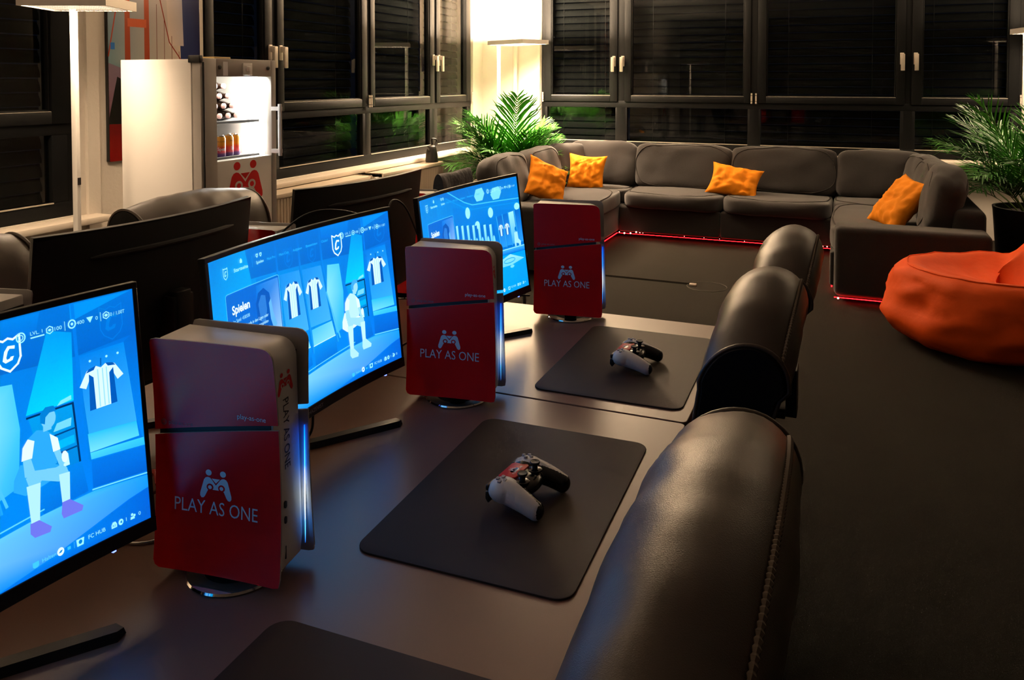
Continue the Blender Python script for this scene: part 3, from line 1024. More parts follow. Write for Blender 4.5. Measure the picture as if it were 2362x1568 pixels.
    # floor
    D.poly([(.1, .55), (6.54, 1.25), (12.0, 1.66), (13.9, 1.70), (16, 1.44), (16, -.3), (.1, -.3)],
           [(70, 190, 255), (120, 205, 255), (80, 190, 255), (40, 170, 250), (20, 150, 246), (0, 116, 228), (0, 156, 250)])
    D.line([(4.0, 1.18), (6.54, 1.42), (12.0, 1.84)], .05, (90, 205, 255))
    D.poly([(10.1, -.3), (16, -.3), (16, .95), (15.2, .80), (13.8, .42), (12.2, .02)], [(0, 110, 222), (0, 92, 204), (0, 98, 210), (0, 106, 216), (0, 118, 226), (0, 128, 232)])
    # emblems of the lockers
    for cx, cy, s in ((6.9, 7.9, .8), (8.95, 7.75, .8), (15.05, 7.9, 1.05)):
        shield(D, cx, cy, s, (0, 122, 216), .035)
    shield(D, 11.22, 7.76, .95, (222, 250, 255), .075, fill=(0, 122, 218))
    # shirts on hooks
    if variant == 2:
        jersey(D, 6.98, 6.5, 1.45, 1.85)
        jersey(D, 8.85, 6.3, 1.35, 1.65)
    jersey(D, 14.50, 6.32, 1.55, 1.62)
    D.line([(14.5, 6.34), (14.52, 6.6)], .05, (0, 90, 180))
    for x in (14.1, 14.75, 15.2):
        D.poly(ell(x, 6.62, .05, .05, 8), (150, 226, 255))
    # the seated player
    if variant == 1:
        skin, shirt, sock, boot, hair, trim = (110, 195, 250), (40, 160, 240), (170, 226, 255), (104, 112, 226), (0, 118, 200), (215, 242, 255)
    else:
        skin, shirt, sock, boot, hair, trim = (150, 214, 255), (180, 228, 255), (186, 232, 255), (170, 226, 255), (60, 165, 235), (215, 244, 255)
    D.poly([(11.05, 3.3), (11.3, 3.75), (11.9, 3.5), (12.5, 3.3), (12.95, 3.0), (12.95, 2.6), (12.3, 2.75), (11.8, 2.65), (11.4, 2.6), (11.0, 2.9)], shirt if variant == 1 else trim)
    D.poly([(11.45, 3.2), (12.0, 3.3), (12.9, 3.05), (13.0, 2.75), (12.6, 2.6), (12.0, 2.9), (11.6, 2.6)], skin)
    D.poly([(11.45, 2.9), (11.95, 2.85), (11.82, 1.5), (11.52, 1.5)], sock)
    D.poly([(12.62, 2.85), (13.02, 2.8), (12.95, 1.75), (12.66, 1.75)], sock)
    D.poly([(11.48, 1.55), (11.80, 1.55), (12.22, 1.12), (12.15, .95), (11.6, 1.0), (11.46, 1.2)], boot)
    D.poly([(12.66, 1.8), (12.94, 1.8), (13.42, 1.35), (13.36, 1.18), (12.66, 1.2), (12.6, 1.4)], boot)
    D.poly([(11.62, 4.55), (11.95, 4.75), (12.3, 4.62), (12.66, 4.2), (12.58, 3.3), (11.9, 3.2), (11.35, 3.4), (11.4, 3.9)], shirt)
    D.poly([(11.62, 4.55), (11.42, 4.3), (11.35, 3.85), (11.72, 3.82), (11.85, 4.4)], trim)
    D.poly([(12.4, 4.45), (12.68, 4.2), (12.74, 3.75), (12.48, 3.75)], trim)
    D.poly([(11.40, 3.85), (11.68, 3.83), (11.78, 3.35), (12.5, 3.15), (12.82, 3.2), (12.8, 2.98), (12.0, 2.98), (11.42, 3.25)], skin)
    D.poly([(12.50, 3.75), (12.72, 3.75), (12.88, 3.2), (12.68, 3.1)], skin)
    D.poly(ell(12.88, 3.42, .12, .22, 10), trim)
    D.poly([(12.18, 4.6), (12.48, 4.6), (12.5, 4.9), (12.2, 4.9)], skin)
    D.poly(ell(12.40, 5.02, .27, .36), skin)
    D.poly([(12.10, 4.95), (12.12, 5.28), (12.32, 5.46), (12.62, 5.42), (12.70, 5.2), (12.46, 5.22), (12.30, 5.1), (12.26, 4.85)], hair)

def card(D):
    P = rrect(4.62, 4.3, .14, 4, 3.57, 5.08)
    D.poly(P, [(0, 104, 206) if p[1] > 5 else (0, 96, 198) for p in P])
    D.poly([(3.9, 7.1), (5.8, 7.1), (5.8, 4), (4.4, 4), (3.7, 5.6)], [(0, 120, 218), (60, 140, 226), (150, 200, 248), (40, 130, 222), (0, 104, 206)])
    D.poly([(3.75, 6.2), (4.0, 6.7), (4.5, 6.85), (4.95, 6.5), (5.1, 5.6), (5.25, 4.9), (4.6, 4.2), (3.9, 4.4), (3.8, 5.3)], (0, 86, 184))
    D.poly([(3.95, 6.15), (4.25, 6.55), (4.6, 6.45), (4.65, 5.7), (4.4, 5.1), (4.05, 5.3)], (40, 120, 208))
    D.poly([(4.85, 6.0), (5.05, 6.2), (5.15, 5.5), (5.4, 4.8), (5.1, 4.6), (4.9, 5.2)], (96, 176, 240))
    D.line(P, .03, (90, 200, 250), True)
    D.text('Spielen', 1.72, 6.20, .40, (225, 248, 255), width=1.52, bold=.03)
    D.text('Im Spiel: 458508', 1.73, 5.78, .17, (150, 225, 255), width=1.42)
    D.text('Erlebe Wettkämpfe in den Ligen oder', 1.72, 5.38, .16, (170, 230, 255), width=3.0, bold=.01)
    D.text('Clubs mit Rush und Spontanspielen', 1.72, 5.08, .16, (170, 230, 255), width=2.95, bold=.01)
    D.text('als Mannschaftserlebnis', 1.72, 4.78, .16, (170, 230, 255), width=2.0, bold=.01)

def wide_room(D):
    D.poly([(.1, -.3), (16, -.3), (16, 9.0), (.1, 9.0)], [(0, 160, 240), (0, 150, 240), (0, 120, 214), (0, 130, 214)])
    D.poly([(3.0, 9.0), (16, 9.0), (16, 7.3), (9.2, 7.6), (7.9, 7.9)], [(0, 112, 204), (0, 122, 212), (0, 132, 220), (0, 124, 214), (0, 118, 208)])
    for k in range(6):
        D.line([(9.4 + k * 1.1, 7.65 - k * .05), (8.6 + k * 1.5, 9.0)], .03, (0, 140, 226))
    D.line([(5.4, 9.0), (8.0, 7.9), (9.2, 7.55), (16, 7.15)], .09, (60, 185, 245))
    D.line([(5.0, 8.6), (7.9, 7.5), (9.2, 7.2), (16, 6.8)], .06, (0, 150, 230))
    for cx, cy in ((10.4, 8.15), (12.85, 7.95)):
        D.poly([(cx - .8, cy), (cx - .45, cy + .5), (cx + .5, cy + .55), (cx + .8, cy + .05), (cx + .4, cy - .45), (cx - .5, cy - .45)], (120, 216, 252))
    D.poly([(.1, 9), (2.2, 9), (3.2, 3), (.1, 2)], [(0, 128, 212), (0, 130, 214), (0, 150, 230), (0, 150, 234)])
    D.poly([(3.2, 8.8), (5.0, 8.2), (6.2, 2.5), (4, 2.5)], [(0, 138, 220), (0, 132, 218), (0, 130, 222), (0, 140, 226)])
    D.poly([(6, 7.8), (9.2, 7.1), (12.2, 6.7), (16, 6.2), (16, 2.6), (6, 3.4)], [(0, 124, 216), (0, 128, 220), (0, 124, 216), (0, 120, 214), (0, 110, 208), (0, 120, 214)])
    for cx, cy, ry in ((8.33, 7.03, .45), (11.77, 6.55, .42), (9.6, 5.9, .3), (15.6, 6.5, .3)):
        D.poly(ell(cx, cy, .38, ry), (150, 228, 255))
    # row of lockers on the far side
    for k in range(7):
        u = 6.2 + k * .86
        t, b = 6.35 - k * .12, 4.0 - k * .08
        D.poly([(u, t), (u + .34, t), (u + .30, b), (u + .02, b)], [(160, 232, 255), (130, 220, 255), (60, 180, 246), (80, 190, 250)])
        D.poly([(u + .36, t - .1), (u + .72, t - .1), (u + .72, b), (u + .34, b)], (0, 108, 206))
        D.poly(ell(u + .5, b + .7, .18, .5, 8), (120, 214, 255))
    # right lockers
    for k, (u, w) in enumerate(((12.6, .72), (13.45, .72), (14.3, .72), (15.2, .6))):
        t = 6.05 + .05 * k
        D.poly([(u, t), (u + w, t + .04), (u + w + .18, 3.45), (u + .18, 3.5)], [(0, 104, 202), (0, 104, 202), (40, 150, 236), (30, 146, 234)] if k != 2 else [(150, 230, 255), (150, 230, 255), (40, 160, 240), (60, 170, 245)])
        D.line([(u - .06, t + .05), (u + .12, 3.4)], .06, (60, 178, 244))
    jersey(D, 13.0, 5.35, .62, .95)
    jersey(D, 13.88, 5.32, .62, .95)
    D.poly(ell(15.05, 4.66, .14, .2, 10), (0, 120, 208))
    D.poly([(14.8, 4.4), (15.25, 4.4), (15.3, 3.8), (15.6, 3.55), (15.5, 3.0), (15.35, 2.9), (15.3, 3.4), (14.95, 3.5), (14.9, 2.9), (14.75, 2.9), (14.72, 3.6)], (160, 224, 255))
    D.poly([(6, 3.5), (16, 3.2), (16, 2.75), (6, 3.0)], [(40, 170, 245), (60, 180, 250), (0, 120, 220), (0, 110, 214)])
    D.line([(6, 3.42), (16, 3.14)], .06, (150, 228, 255))
    D.poly([(.1, 2.9), (6, 2.95), (16, 2.7), (16, -.3), (.1, -.3)], [(0, 180, 250), (0, 176, 248), (0, 158, 244), (0, 150, 244), (0, 184, 255)])
    D.poly([(11.6, 2.3), (13.9, 2.75), (15.8, 2.1), (14.0, 1.85), (12.4, 1.9)], [(120, 214, 255), (150, 226, 255), (120, 214, 255), (130, 220, 255), (110, 210, 255)])
    D.line(ell(13.7, 2.25, .8, .18), .06, (0, 160, 240), True)
    D.poly(ell(14.0, 1.72, .3, .12, 10), (120, 214, 255))

mons = []
for i, (x, y, yaw, tilt, zb, lab) in enumerate([
        (-1.011, .603, radians(-1.9), radians(5.3), .831, 'lit curved monitor cut by the left edge, blue locker room with a seated player'),
        (-.997, 1.344, radians(.8), radians(5.9), .838, 'lit curved monitor in the middle, blue locker room with three hanging shirts'),
        (-.979, 2.080, radians(-2.3), radians(7.3), .840, 'lit curved monitor farthest away, blue wide view of a changing room')]):
    root, ax = monitor(lab, x, y, yaw, tilt, zb, 'lit monitors of the front row')
    D = Draw(screen_fn)
    if i == 0:
        locker_room(D, 1); hud(D, ('LVL. 1', '100', '400', '0', '0 / 1,00T'))
    elif i == 1:
        locker_room(D, 2); card(D); hud(D, ('LVL. 2', '108', '850', '0', '10 / 1,00T'))
    else:
        wide_room(D); card(D); hud(D, ('LVL. 1', '100', '700', '1', '0 / 1,00T'), lo=.08)
    D.build('display', M_SCREEN, root).matrix_local = ax
    p = Print(lambda u, v, l: (lambda q: (q[0], q[1], v))(arc(u, .0038)))
    p.text('HAZEVIST', -.026, -.0005, .0075, width=.05)
    p.mb.build('maker_lettering', M_GREYW, root, fix=False, smooth=0).matrix_local = ax
    mons.append(root)

for (x, y, yaw, lab) in ((-1.455, 1.372, radians(180), 'dark back of the monitor in front of the fridge chair'),
                         (-1.395, 2.125, radians(174.5), 'dark back of the monitor in front of the radiator'),
                         (-1.46, .57, radians(180), 'dark back of the monitor hidden behind the leftmost lit screen')):
    root, ax = monitor(lab, x, y, yaw, radians(6), .835, 'dark monitors of the back row')
    D = Draw(screen_fn)
    D.poly([(.1, -.3), (16, -.3), (16, 9.0), (.1, 9.0)], (3, 3, 4))
    D.build('display', M_SCREENOFF, root).matrix_local = ax

# ================================================================== game consoles
CH0, CH1 = .016, .374            # bottom and top of the side panels above the desk
def gap_z(x): return .2235 + .030 * (x + .108) / .216      # sloping joint between the two panels
def panel_y(x, z):
    t = (z - .19) / .184
    return .0395 + .0115 * abs(t) ** 2.2 + .0035 * (x / .108) ** 2
def front_x(z):                  # front edge: leans back a little towards the top
    t = (z - CH0) / (CH1 - CH0)
    return .114 - .009 * t ** 1.6
BACKX = -.108

def side_panel(side, upper):
    """one curved cover: red outside (slot 0), grey-white inside and rim (slot 1); side=-1 near, +1 far"""
    mb = MB()
    nx, nz = 22, 20
    th = .0032
    rc = .018
    def pt(i, j, k):
        s = i / (nx - 1)
        t = j / (nz - 1)
        # outline
        x = BACKX + s * .22
        if upper:
            lo, hi = gap_z(x) + .004, CH1
        else:
            lo, hi = CH0, gap_z(x) - .004
        z = lo + t * (hi - lo)
        x = BACKX + s * (front_x(z) - BACKX)
        # rounded outer corners
        def rnd(x, z, cx, cz, sx, sz, r):
            dx, dz = (x - cx) * sx, (z - cz) * sz
            if dx > -r and dz > -r:
                ux, uz = dx + r, dz + r
                m = max(ux, uz)
                l = math.hypot(ux, uz)
                if l > 1e-9:
                    ux, uz = ux / l * m, uz / l * m
                return cx + sx * (ux - r), cz + sz * (uz - r)
            return x, z
        if upper:
            x, z = rnd(x, z, front_x(CH1), CH1, 1, 1, rc)
            x, z = rnd(x, z, BACKX, CH1, -1, 1, .007)
        else:
            x, z = rnd(x, z, front_x(CH0), CH0, 1, -1, .007)
            x, z = rnd(x, z, BACKX, CH0, -1, -1, .012)
        y = panel_y(x, z) - (th if k else 0)
        return (x, side * y, z)
    for k in (0, 1):
        for i in range(nx):
            for j in range(nz):
                mb.v.append(pt(i, j, k))
    N = nx * nz
    for i in range(nx - 1):
        for j in range(nz - 1):
            a = i * nz + j
            q = (a, a + nz, a + nz + 1, a + 1)
            mb.f.append(q); mb.mi.append(0)
            mb.f.append(tuple(N + c for c in reversed(q))); mb.mi.append(1)
    rim = [i * nz for i in range(nx)] + [(nx - 1) * nz + j for j in range(1, nz)] + [i * nz + nz - 1 for i in range(nx - 2, -1, -1)] + [j for j in range(nz - 2, 0, -1)]
    for a, b in zip(rim, rim[1:] + rim[:1]):
        mb.f.append((a, b, N + b, N + a)); mb.mi.append(1)
    return mb

def print_fn(side):
    # u runs to the right as read from outside
    def fn(u, v, l):
        x = u if side < 0 else -u
        return (x, side * (panel_y(x, v) + .00035 + .0002 * l), v)
    return fn

LEDMAT = colour_attr_mat('console_light', emission=7.0)
_console = {}
def console_meshes():
    if _console: return _console
    for side in (-1, 1):
        for up in (False, True):
            _console[(side, up)] = side_panel(side, up).mesh('side_panel', [M_RED, M_GREYW], smooth=50)
        p = Print(print_fn(side))
        p.emblem(-.002, .151, .0245, 0, 1, sx=1.12)
        p.text('PLAY AS ONE', -.074, .106, .0205, width=.146, bold=-.004)
        _console[(side, 'big')] = p.mb.mesh('emblem_print', [M_PRINT, M_RED], smooth=0, fix=False)
        p = Print(print_fn(side))
        for R, r in ((.0048, .0038), (.0026, .0018)):
            p.tris([[(-.092 + a * cos(t), .2410 + a * sin(t)) for a, t in ((R, t0), (R, t1), (r, t1), (r, t0))] for t0, t1 in [(2 * pi * k / 14, 2 * pi * (k + 1) / 14) for k in range(14)]], mi=0)
        p.text('play.as.one', -.083, .2385, .0064, width=.042, mi=0)
        p.text('play-as-one', .038, .2600, .0076, width=.050, mi=1)
        _console[(side, 'small')] = p.mb.mesh('small_print', [M_PRINTDIM, M_PRINT], smooth=0, fix=False)
    # white core with rounded front top edge
    c = MB()
    out = [(-.104, .022)] + [(.098, .022), (.101, .05)]
    for k in range(9):
        a = radians(90 * k / 8)
        out.append((.094 - .030 + .030 * cos(a) * 1.0, .366 - .030 + .030 * sin(a)))
    out += [(-.104, .370)]
    c.prism(out, lambda q, t: (q[0], t, q[1]), -.0365, .0365)
    _console['core'] = c.mesh('core', M_WHITE, bevel=.003, smooth=40)
    _console['liner'] = MB().box(-.102, .092, -.0378, .0378, .03, .345).mesh('inner_liner', M_MATTE, smooth=0)
    # black vents at the back
    v = MB().box(-.1065, -.1035, -.034, .034, .03, .352)
    _console['rear'] = v.mesh('rear_vent', M_BLACK, smooth=0)
    fin = MB().box(-.1085, -.1065, -.033, .033, -.0015, .0015)
    _console['fin'] = fin.mesh('vent_fin', M_BLACKG, smooth=0)
    _console['front'] = None
    # ports
    pt = MB()
    for z in (.098, .122):
        pt.prism(rrect(.006, .011, .0029, 4, 0, z), lambda q, t: (t, q[0] - .012, q[1]), .0985, .1015)
    pt.box(.0985, .1012, -.0135, -.0115, .038, .058)
    _console['ports'] = pt.mesh('ports', M_BLACK, smooth=0)
    # blue light line in the slot beside the far panel
    D = Draw(lambda u, v, l: (.1045, u, v), strip=0)
    zs = [.035, .07, .11, .16, .205, .225]
    cs = [(0, 10, 60), (60, 150, 255), (225, 245, 255), (40, 130, 255), (0, 90, 235), (0, 50, 170)]
    for k in range(5):
        w0, w1 = .0022, .0022
        D.poly([(.0372, zs[k]), (.0372 + w0, zs[k]), (.0372 + w1, zs[k + 1]), (.0372, zs[k + 1])], [cs[k], cs[k], cs[k + 1], cs[k + 1]])
    _console['led'] = D
    # round stand: chrome ring and black foot
    r = MB()
    r.lathe([(.066, .0), (.0735, .0), (.0755, .0025), (.0735, .0055), (.070, .0055)], 48)
    _console['ring'] = r.mesh('stand_ring', M_CHROME, smooth=50)
    f = MB()
    f.lathe([(.0655, .0005), (.0655, .004), (.02, .008), (.02, .024)], 36)
    _console['foot'] = f.mesh('stand_foot', M_BLACKG, smooth=50)
    return _console

def front_core(z):
    # offset of the core's front face from .0985
    if z < .05: return -.0005 + .003 * (z - .022) / .028
    if z <= .336: return .0025 + (-.007) * (z - .05) / .286
    return -.0045

def console(label, cx, cy, rz, group):
    C = console_meshes()
    root = thing('game_console', label, 'console', (cx, cy, DZ + .0002), rz, group)
    part('core', C['core'], root)
    part('inner_liner', C['liner'], root)
    rv = part('rear_vent', C['rear'], root)
    for k in range(15):
        part('vent_fin', C['fin'], rv, loc=(0, 0, .045 + k * .0205))
    for side in (-1, 1):
        for up in (False, True):
            sp = part('side_panel', C[(side, up)], root)
            if up:
                part('small_print', C[(side, 'small')], sp)
            else:
                tag(part('emblem_print', C[(side, 'big')], sp), 'pale emblem of two figures over the words PLAY AS ONE')
    part('ports', C['ports'], root)
    part('stand_ring', C['ring'], root, loc=(.005, .0, 0))
    part('stand_foot', C['foot'], root, loc=(.005, .0, 0))
    o = C['led'] if isinstance(C['led'], bpy.types.Mesh) else C['led'].build('light_bar', LEDMAT, None)
    if not isinstance(o, bpy.types.Mesh):
        C['led'] = o.data
        o.parent = root
    else:
        part('light_bar', C['led'], root)
    if C['front'] is None:
        p = Print(lambda u, z, l: (.0985 + front_core(z) + .0004 + .0002 * l, u, z))
        p.emblem(-.001, .306, .0185, 0, 2, sx=1.15)
        p.text('PLAY AS ONE', -.0085, .282, .0155, width=.108, mi=1, bold=.006, rot=True)
        C['front'] = p.mb.mesh('spine_print', [M_PRINTRED, M_PRINTBLK, M_WHITE], smooth=0, fix=False)
    tag(part('spine_print', C['front'], root), 'red emblem and black PLAY AS ONE on the white spine')
    return root

console('red wrapped game console nearest the camera, in front of the middle screen', -.888, .985, radians(7), 'red consoles of the front row')
console('red wrapped game console between the middle and the far lit screen', -.876, 1.738, radians(9), 'red consoles of the front row')
console('red wrapped game console at the far end, in front of the grey sofa', -.836, 2.482, radians(9.5), 'red consoles of the front row')
console('red console half hidden behind the dark monitor facing the fridge', -1.505, 1.748, radians(188), 'red consoles of the back row')
console('red console peeking out behind the far dark monitor and the radiator', -1.470, 2.515, radians(186), 'red consoles of the back row')
console('pale topped console at the left edge behind the leftmost lit screen', -1.515, .975, radians(190), 'red consoles of the back row')

# ================================================================== controllers
def voxel_body(mb, voxel, smooth_iter=6):
    me = mb.mesh('tmp', M_WHITE, smooth=0, fix=True)
    ob = bpy.data.objects.new('tmp', me)
    COL.objects.link(ob)
    r = ob.modifiers.new('r', 'REMESH'); r.mode = 'VOXEL'; r.voxel_size = voxel
    s = ob.modifiers.new('s', 'SMOOTH'); s.factor = .5; s.iterations = smooth_iter
    dg = bpy.context.evaluated_depsgraph_get(); dg.update()
    out = bpy.data.meshes.new_from_object(ob.evaluated_get(dg))
    V = [tuple(v.co) for v in out.vertices]
    F = [tuple(p.vertices) for p in out.polygons]
    bpy.data.objects.remove(ob); bpy.data.meshes.remove(out); bpy.data.meshes.remove(me)
    return V, F

def ellipsoid(mb, c, r, n=20, rot=None):
    base = len(mb.v)
    V, F = [], []
    for i in range(n + 1):
        th = pi * i / n
        for k in range(n * 2):
            ph = pi * k / n
            p = Vector((r[0] * sin(th) * cos(ph), r[1] * sin(th) * sin(ph), r[2] * cos(th)))
            if rot: p = rot @ p
            V.append(p + Vector(c))
    m = n * 2
    for i in range(n):
        for k in range(m):
            F.append((i * m + k, i * m + (k + 1) % m, (i + 1) * m + (k + 1) % m, (i + 1) * m + k))
    mb.add(V, F)

def controller(label, cx, cy, rz):
    """x: to the player's right, y: away from the player, z up"""
    root = thing('game_controller', label, 'controller', (cx, cy, DZ + .0038), rz, 'white game controllers')
    b = MB()
    ellipsoid(b, (0, .014, .036), (.060, .036, .0165))
    ellipsoid(b, (0, -.006, .034), (.046, .030, .0160))
    for s in (-1, 1):
        ellipsoid(b, (s * .050, .016, .036), (.0310, .034, .0220))
        # grip: chain of ellipsoids bending down and outwards
        for k in range(9):
            t = k / 8
            ellipsoid(b, (s * (.051 + .012 * t - .004 * t * t), .012 - .069 * t, .036 - .009 * t - .008 * t * t), (.0265 - .0078 * t, .020 - .003 * t, .0225 - .0050 * t), 10)
    V, F = voxel_body(b, .0019, 7)
    zmin = min(v[2] for v in V)
    V = [(x, y, z - zmin) for x, y, z in V]
    def region(c):
        x, y, z = abs(c[0]), c[1], c[2]
        if z > .020:
            if y > .0: lim = .040
            elif y > -.022: lim = .040 + (-y) / .022 * .008
            else: lim = .048 + (-y - .022) * .30
            if y < -.004 and x < lim: return 1
            if y > -.004 and x < .036 and z > .028: return 1
        else:
            if y < -.02 and x < .052 + (-y - .02) * .18: return 1
        if y < -.066 and z < .03: return 1
        if y > .040 and z < .030: return 1
        return 0
    for r, nm, mt in ((0, 'white_shell', M_WHITE), (1, 'dark_trim', M_BLACKG)):
        mb = MB()
        idx = {}
        for f in F:
            c = [sum(V[i][a] for i in f) / len(f) for a in range(3)]
            if region(c) != r: continue
            g = []
            for i in f:
                if i not in idx:
                    idx[i] = len(mb.v); mb.v.append(V[i])
                g.append(idx[i])
            mb.f.append(tuple(g)); mb.mi.append(0)
        mb.build(nm, mt, root, smooth=60, fix=False)
    # red touch pad with print
    top = .0505 - zmin + .0006
    t = MB()
    out = [(-.033, .040), (-.031, .008), (-.027, .004), (.027, .004), (.031, .008), (.033, .040), (.028, .044), (-.028, .044)]
    tz = lambda x, y: .0530 - zmin - .35 * max(0, y - .012) ** 1.25 - .05 * max(0, .010 - y)
    t.prism(out, lambda p, q: (p[0], p[1], tz(*p) + q), -.008, .0008)
    tp = t.build('touch_pad', M_PRINTRED, root, bevel=.001, smooth=40)
    p = Print(lambda u, v, l: (u, v, tz(u, v) + .0011 + l * .0001))
    p.emblem(0, .028, .0068, 0, 1)
    p.text('PLAY AS ONE', -.019, .0125, .0058, width=.038)
    p.mb.build('pad_print', [M_PRINT, M_PRINTRED], tp, smooth=0, fix=False)
    # sticks
    for s in (-1, 1):
        m = MB()
        m.lathe([(.0145, .0), (.0150, .003), (.0118, .0045)], 24)
        sk = m.build('stick_base', M_BLACKG, root); sk.location = (s * .0265, -.0105, .0475 - zmin)
        m = MB()
        m.lathe([(.006, .0), (.0055, .009), (.0095, .0115), (.0105, .014), (.0095, .0158), (.006, .0148), (.0, .0145)], 24)
        st = m.build('stick', M_MATTE, root); st.location = (s * .0265, -.0105, .0495 - zmin)
        # direction pad (player's left) or round buttons (right)
        for k in range(4):
            a = k * pi / 2
            m = MB()
            if s < 0:
                m.prism([(.0028, 0), (.0055, -.0038), (.0105, -.0038), (.0115, -.002), (.0115, .002), (.0105, .0038), (.0055, .0038)], lambda q, h: (q[0] * cos(a) - q[1] * sin(a), q[0] * sin(a) + q[1] * cos(a), h), -.004, .0012)
                nm = 'direction_key'
            else:
                m.lathe([(.0042, -.004), (.0042, .0012), (.003, .0018)], 16, (.0085 * cos(a), .0085 * sin(a), 0))
                nm = 'action_button'
            o = m.build(nm, M_GREYW, root, bevel=.0005, seg=1)
            o.location = (s * .0545, .0215, .0578 - zmin)
            o.rotation_euler = (0, s * radians(9), 0)
        m = MB()
        m.prism(rrect(.030, .012, .004, 4), lambda q, h: (q[0], h, q[1]), .0, .008)
        o = m.build('shoulder_button', M_BLACK, root, bevel=.002); o.location = (s * .052, .043, .040 - zmin)
        m = MB()
        m.prism([(-.002, .004), (.012, .002), (.013, -.012), (.006, -.019), (-.002, -.010)], lambda q, h: (h, q[0], q[1]), -.014, .014)
        o = m.build('trigger', M_BLACK, root, bevel=.002); o.location = (s * .052, .040, .030 - zmin)
    root.scale = (.93, .90, .96)
    m = MB().box(-.004, .004, -.0105, -.0085, -.002, .0015)
    m.build('mute_key', M_BLACK, root).location = (0, -.016, .0478 - zmin)
    return root
controller('white and black game controller with a red touch pad, on the nearer mat', -.541, 1.352, radians(90 - 6))
controller('white and black game controller with a red touch pad, on the farther mat', -.527, 2.108, radians(90 - 2))

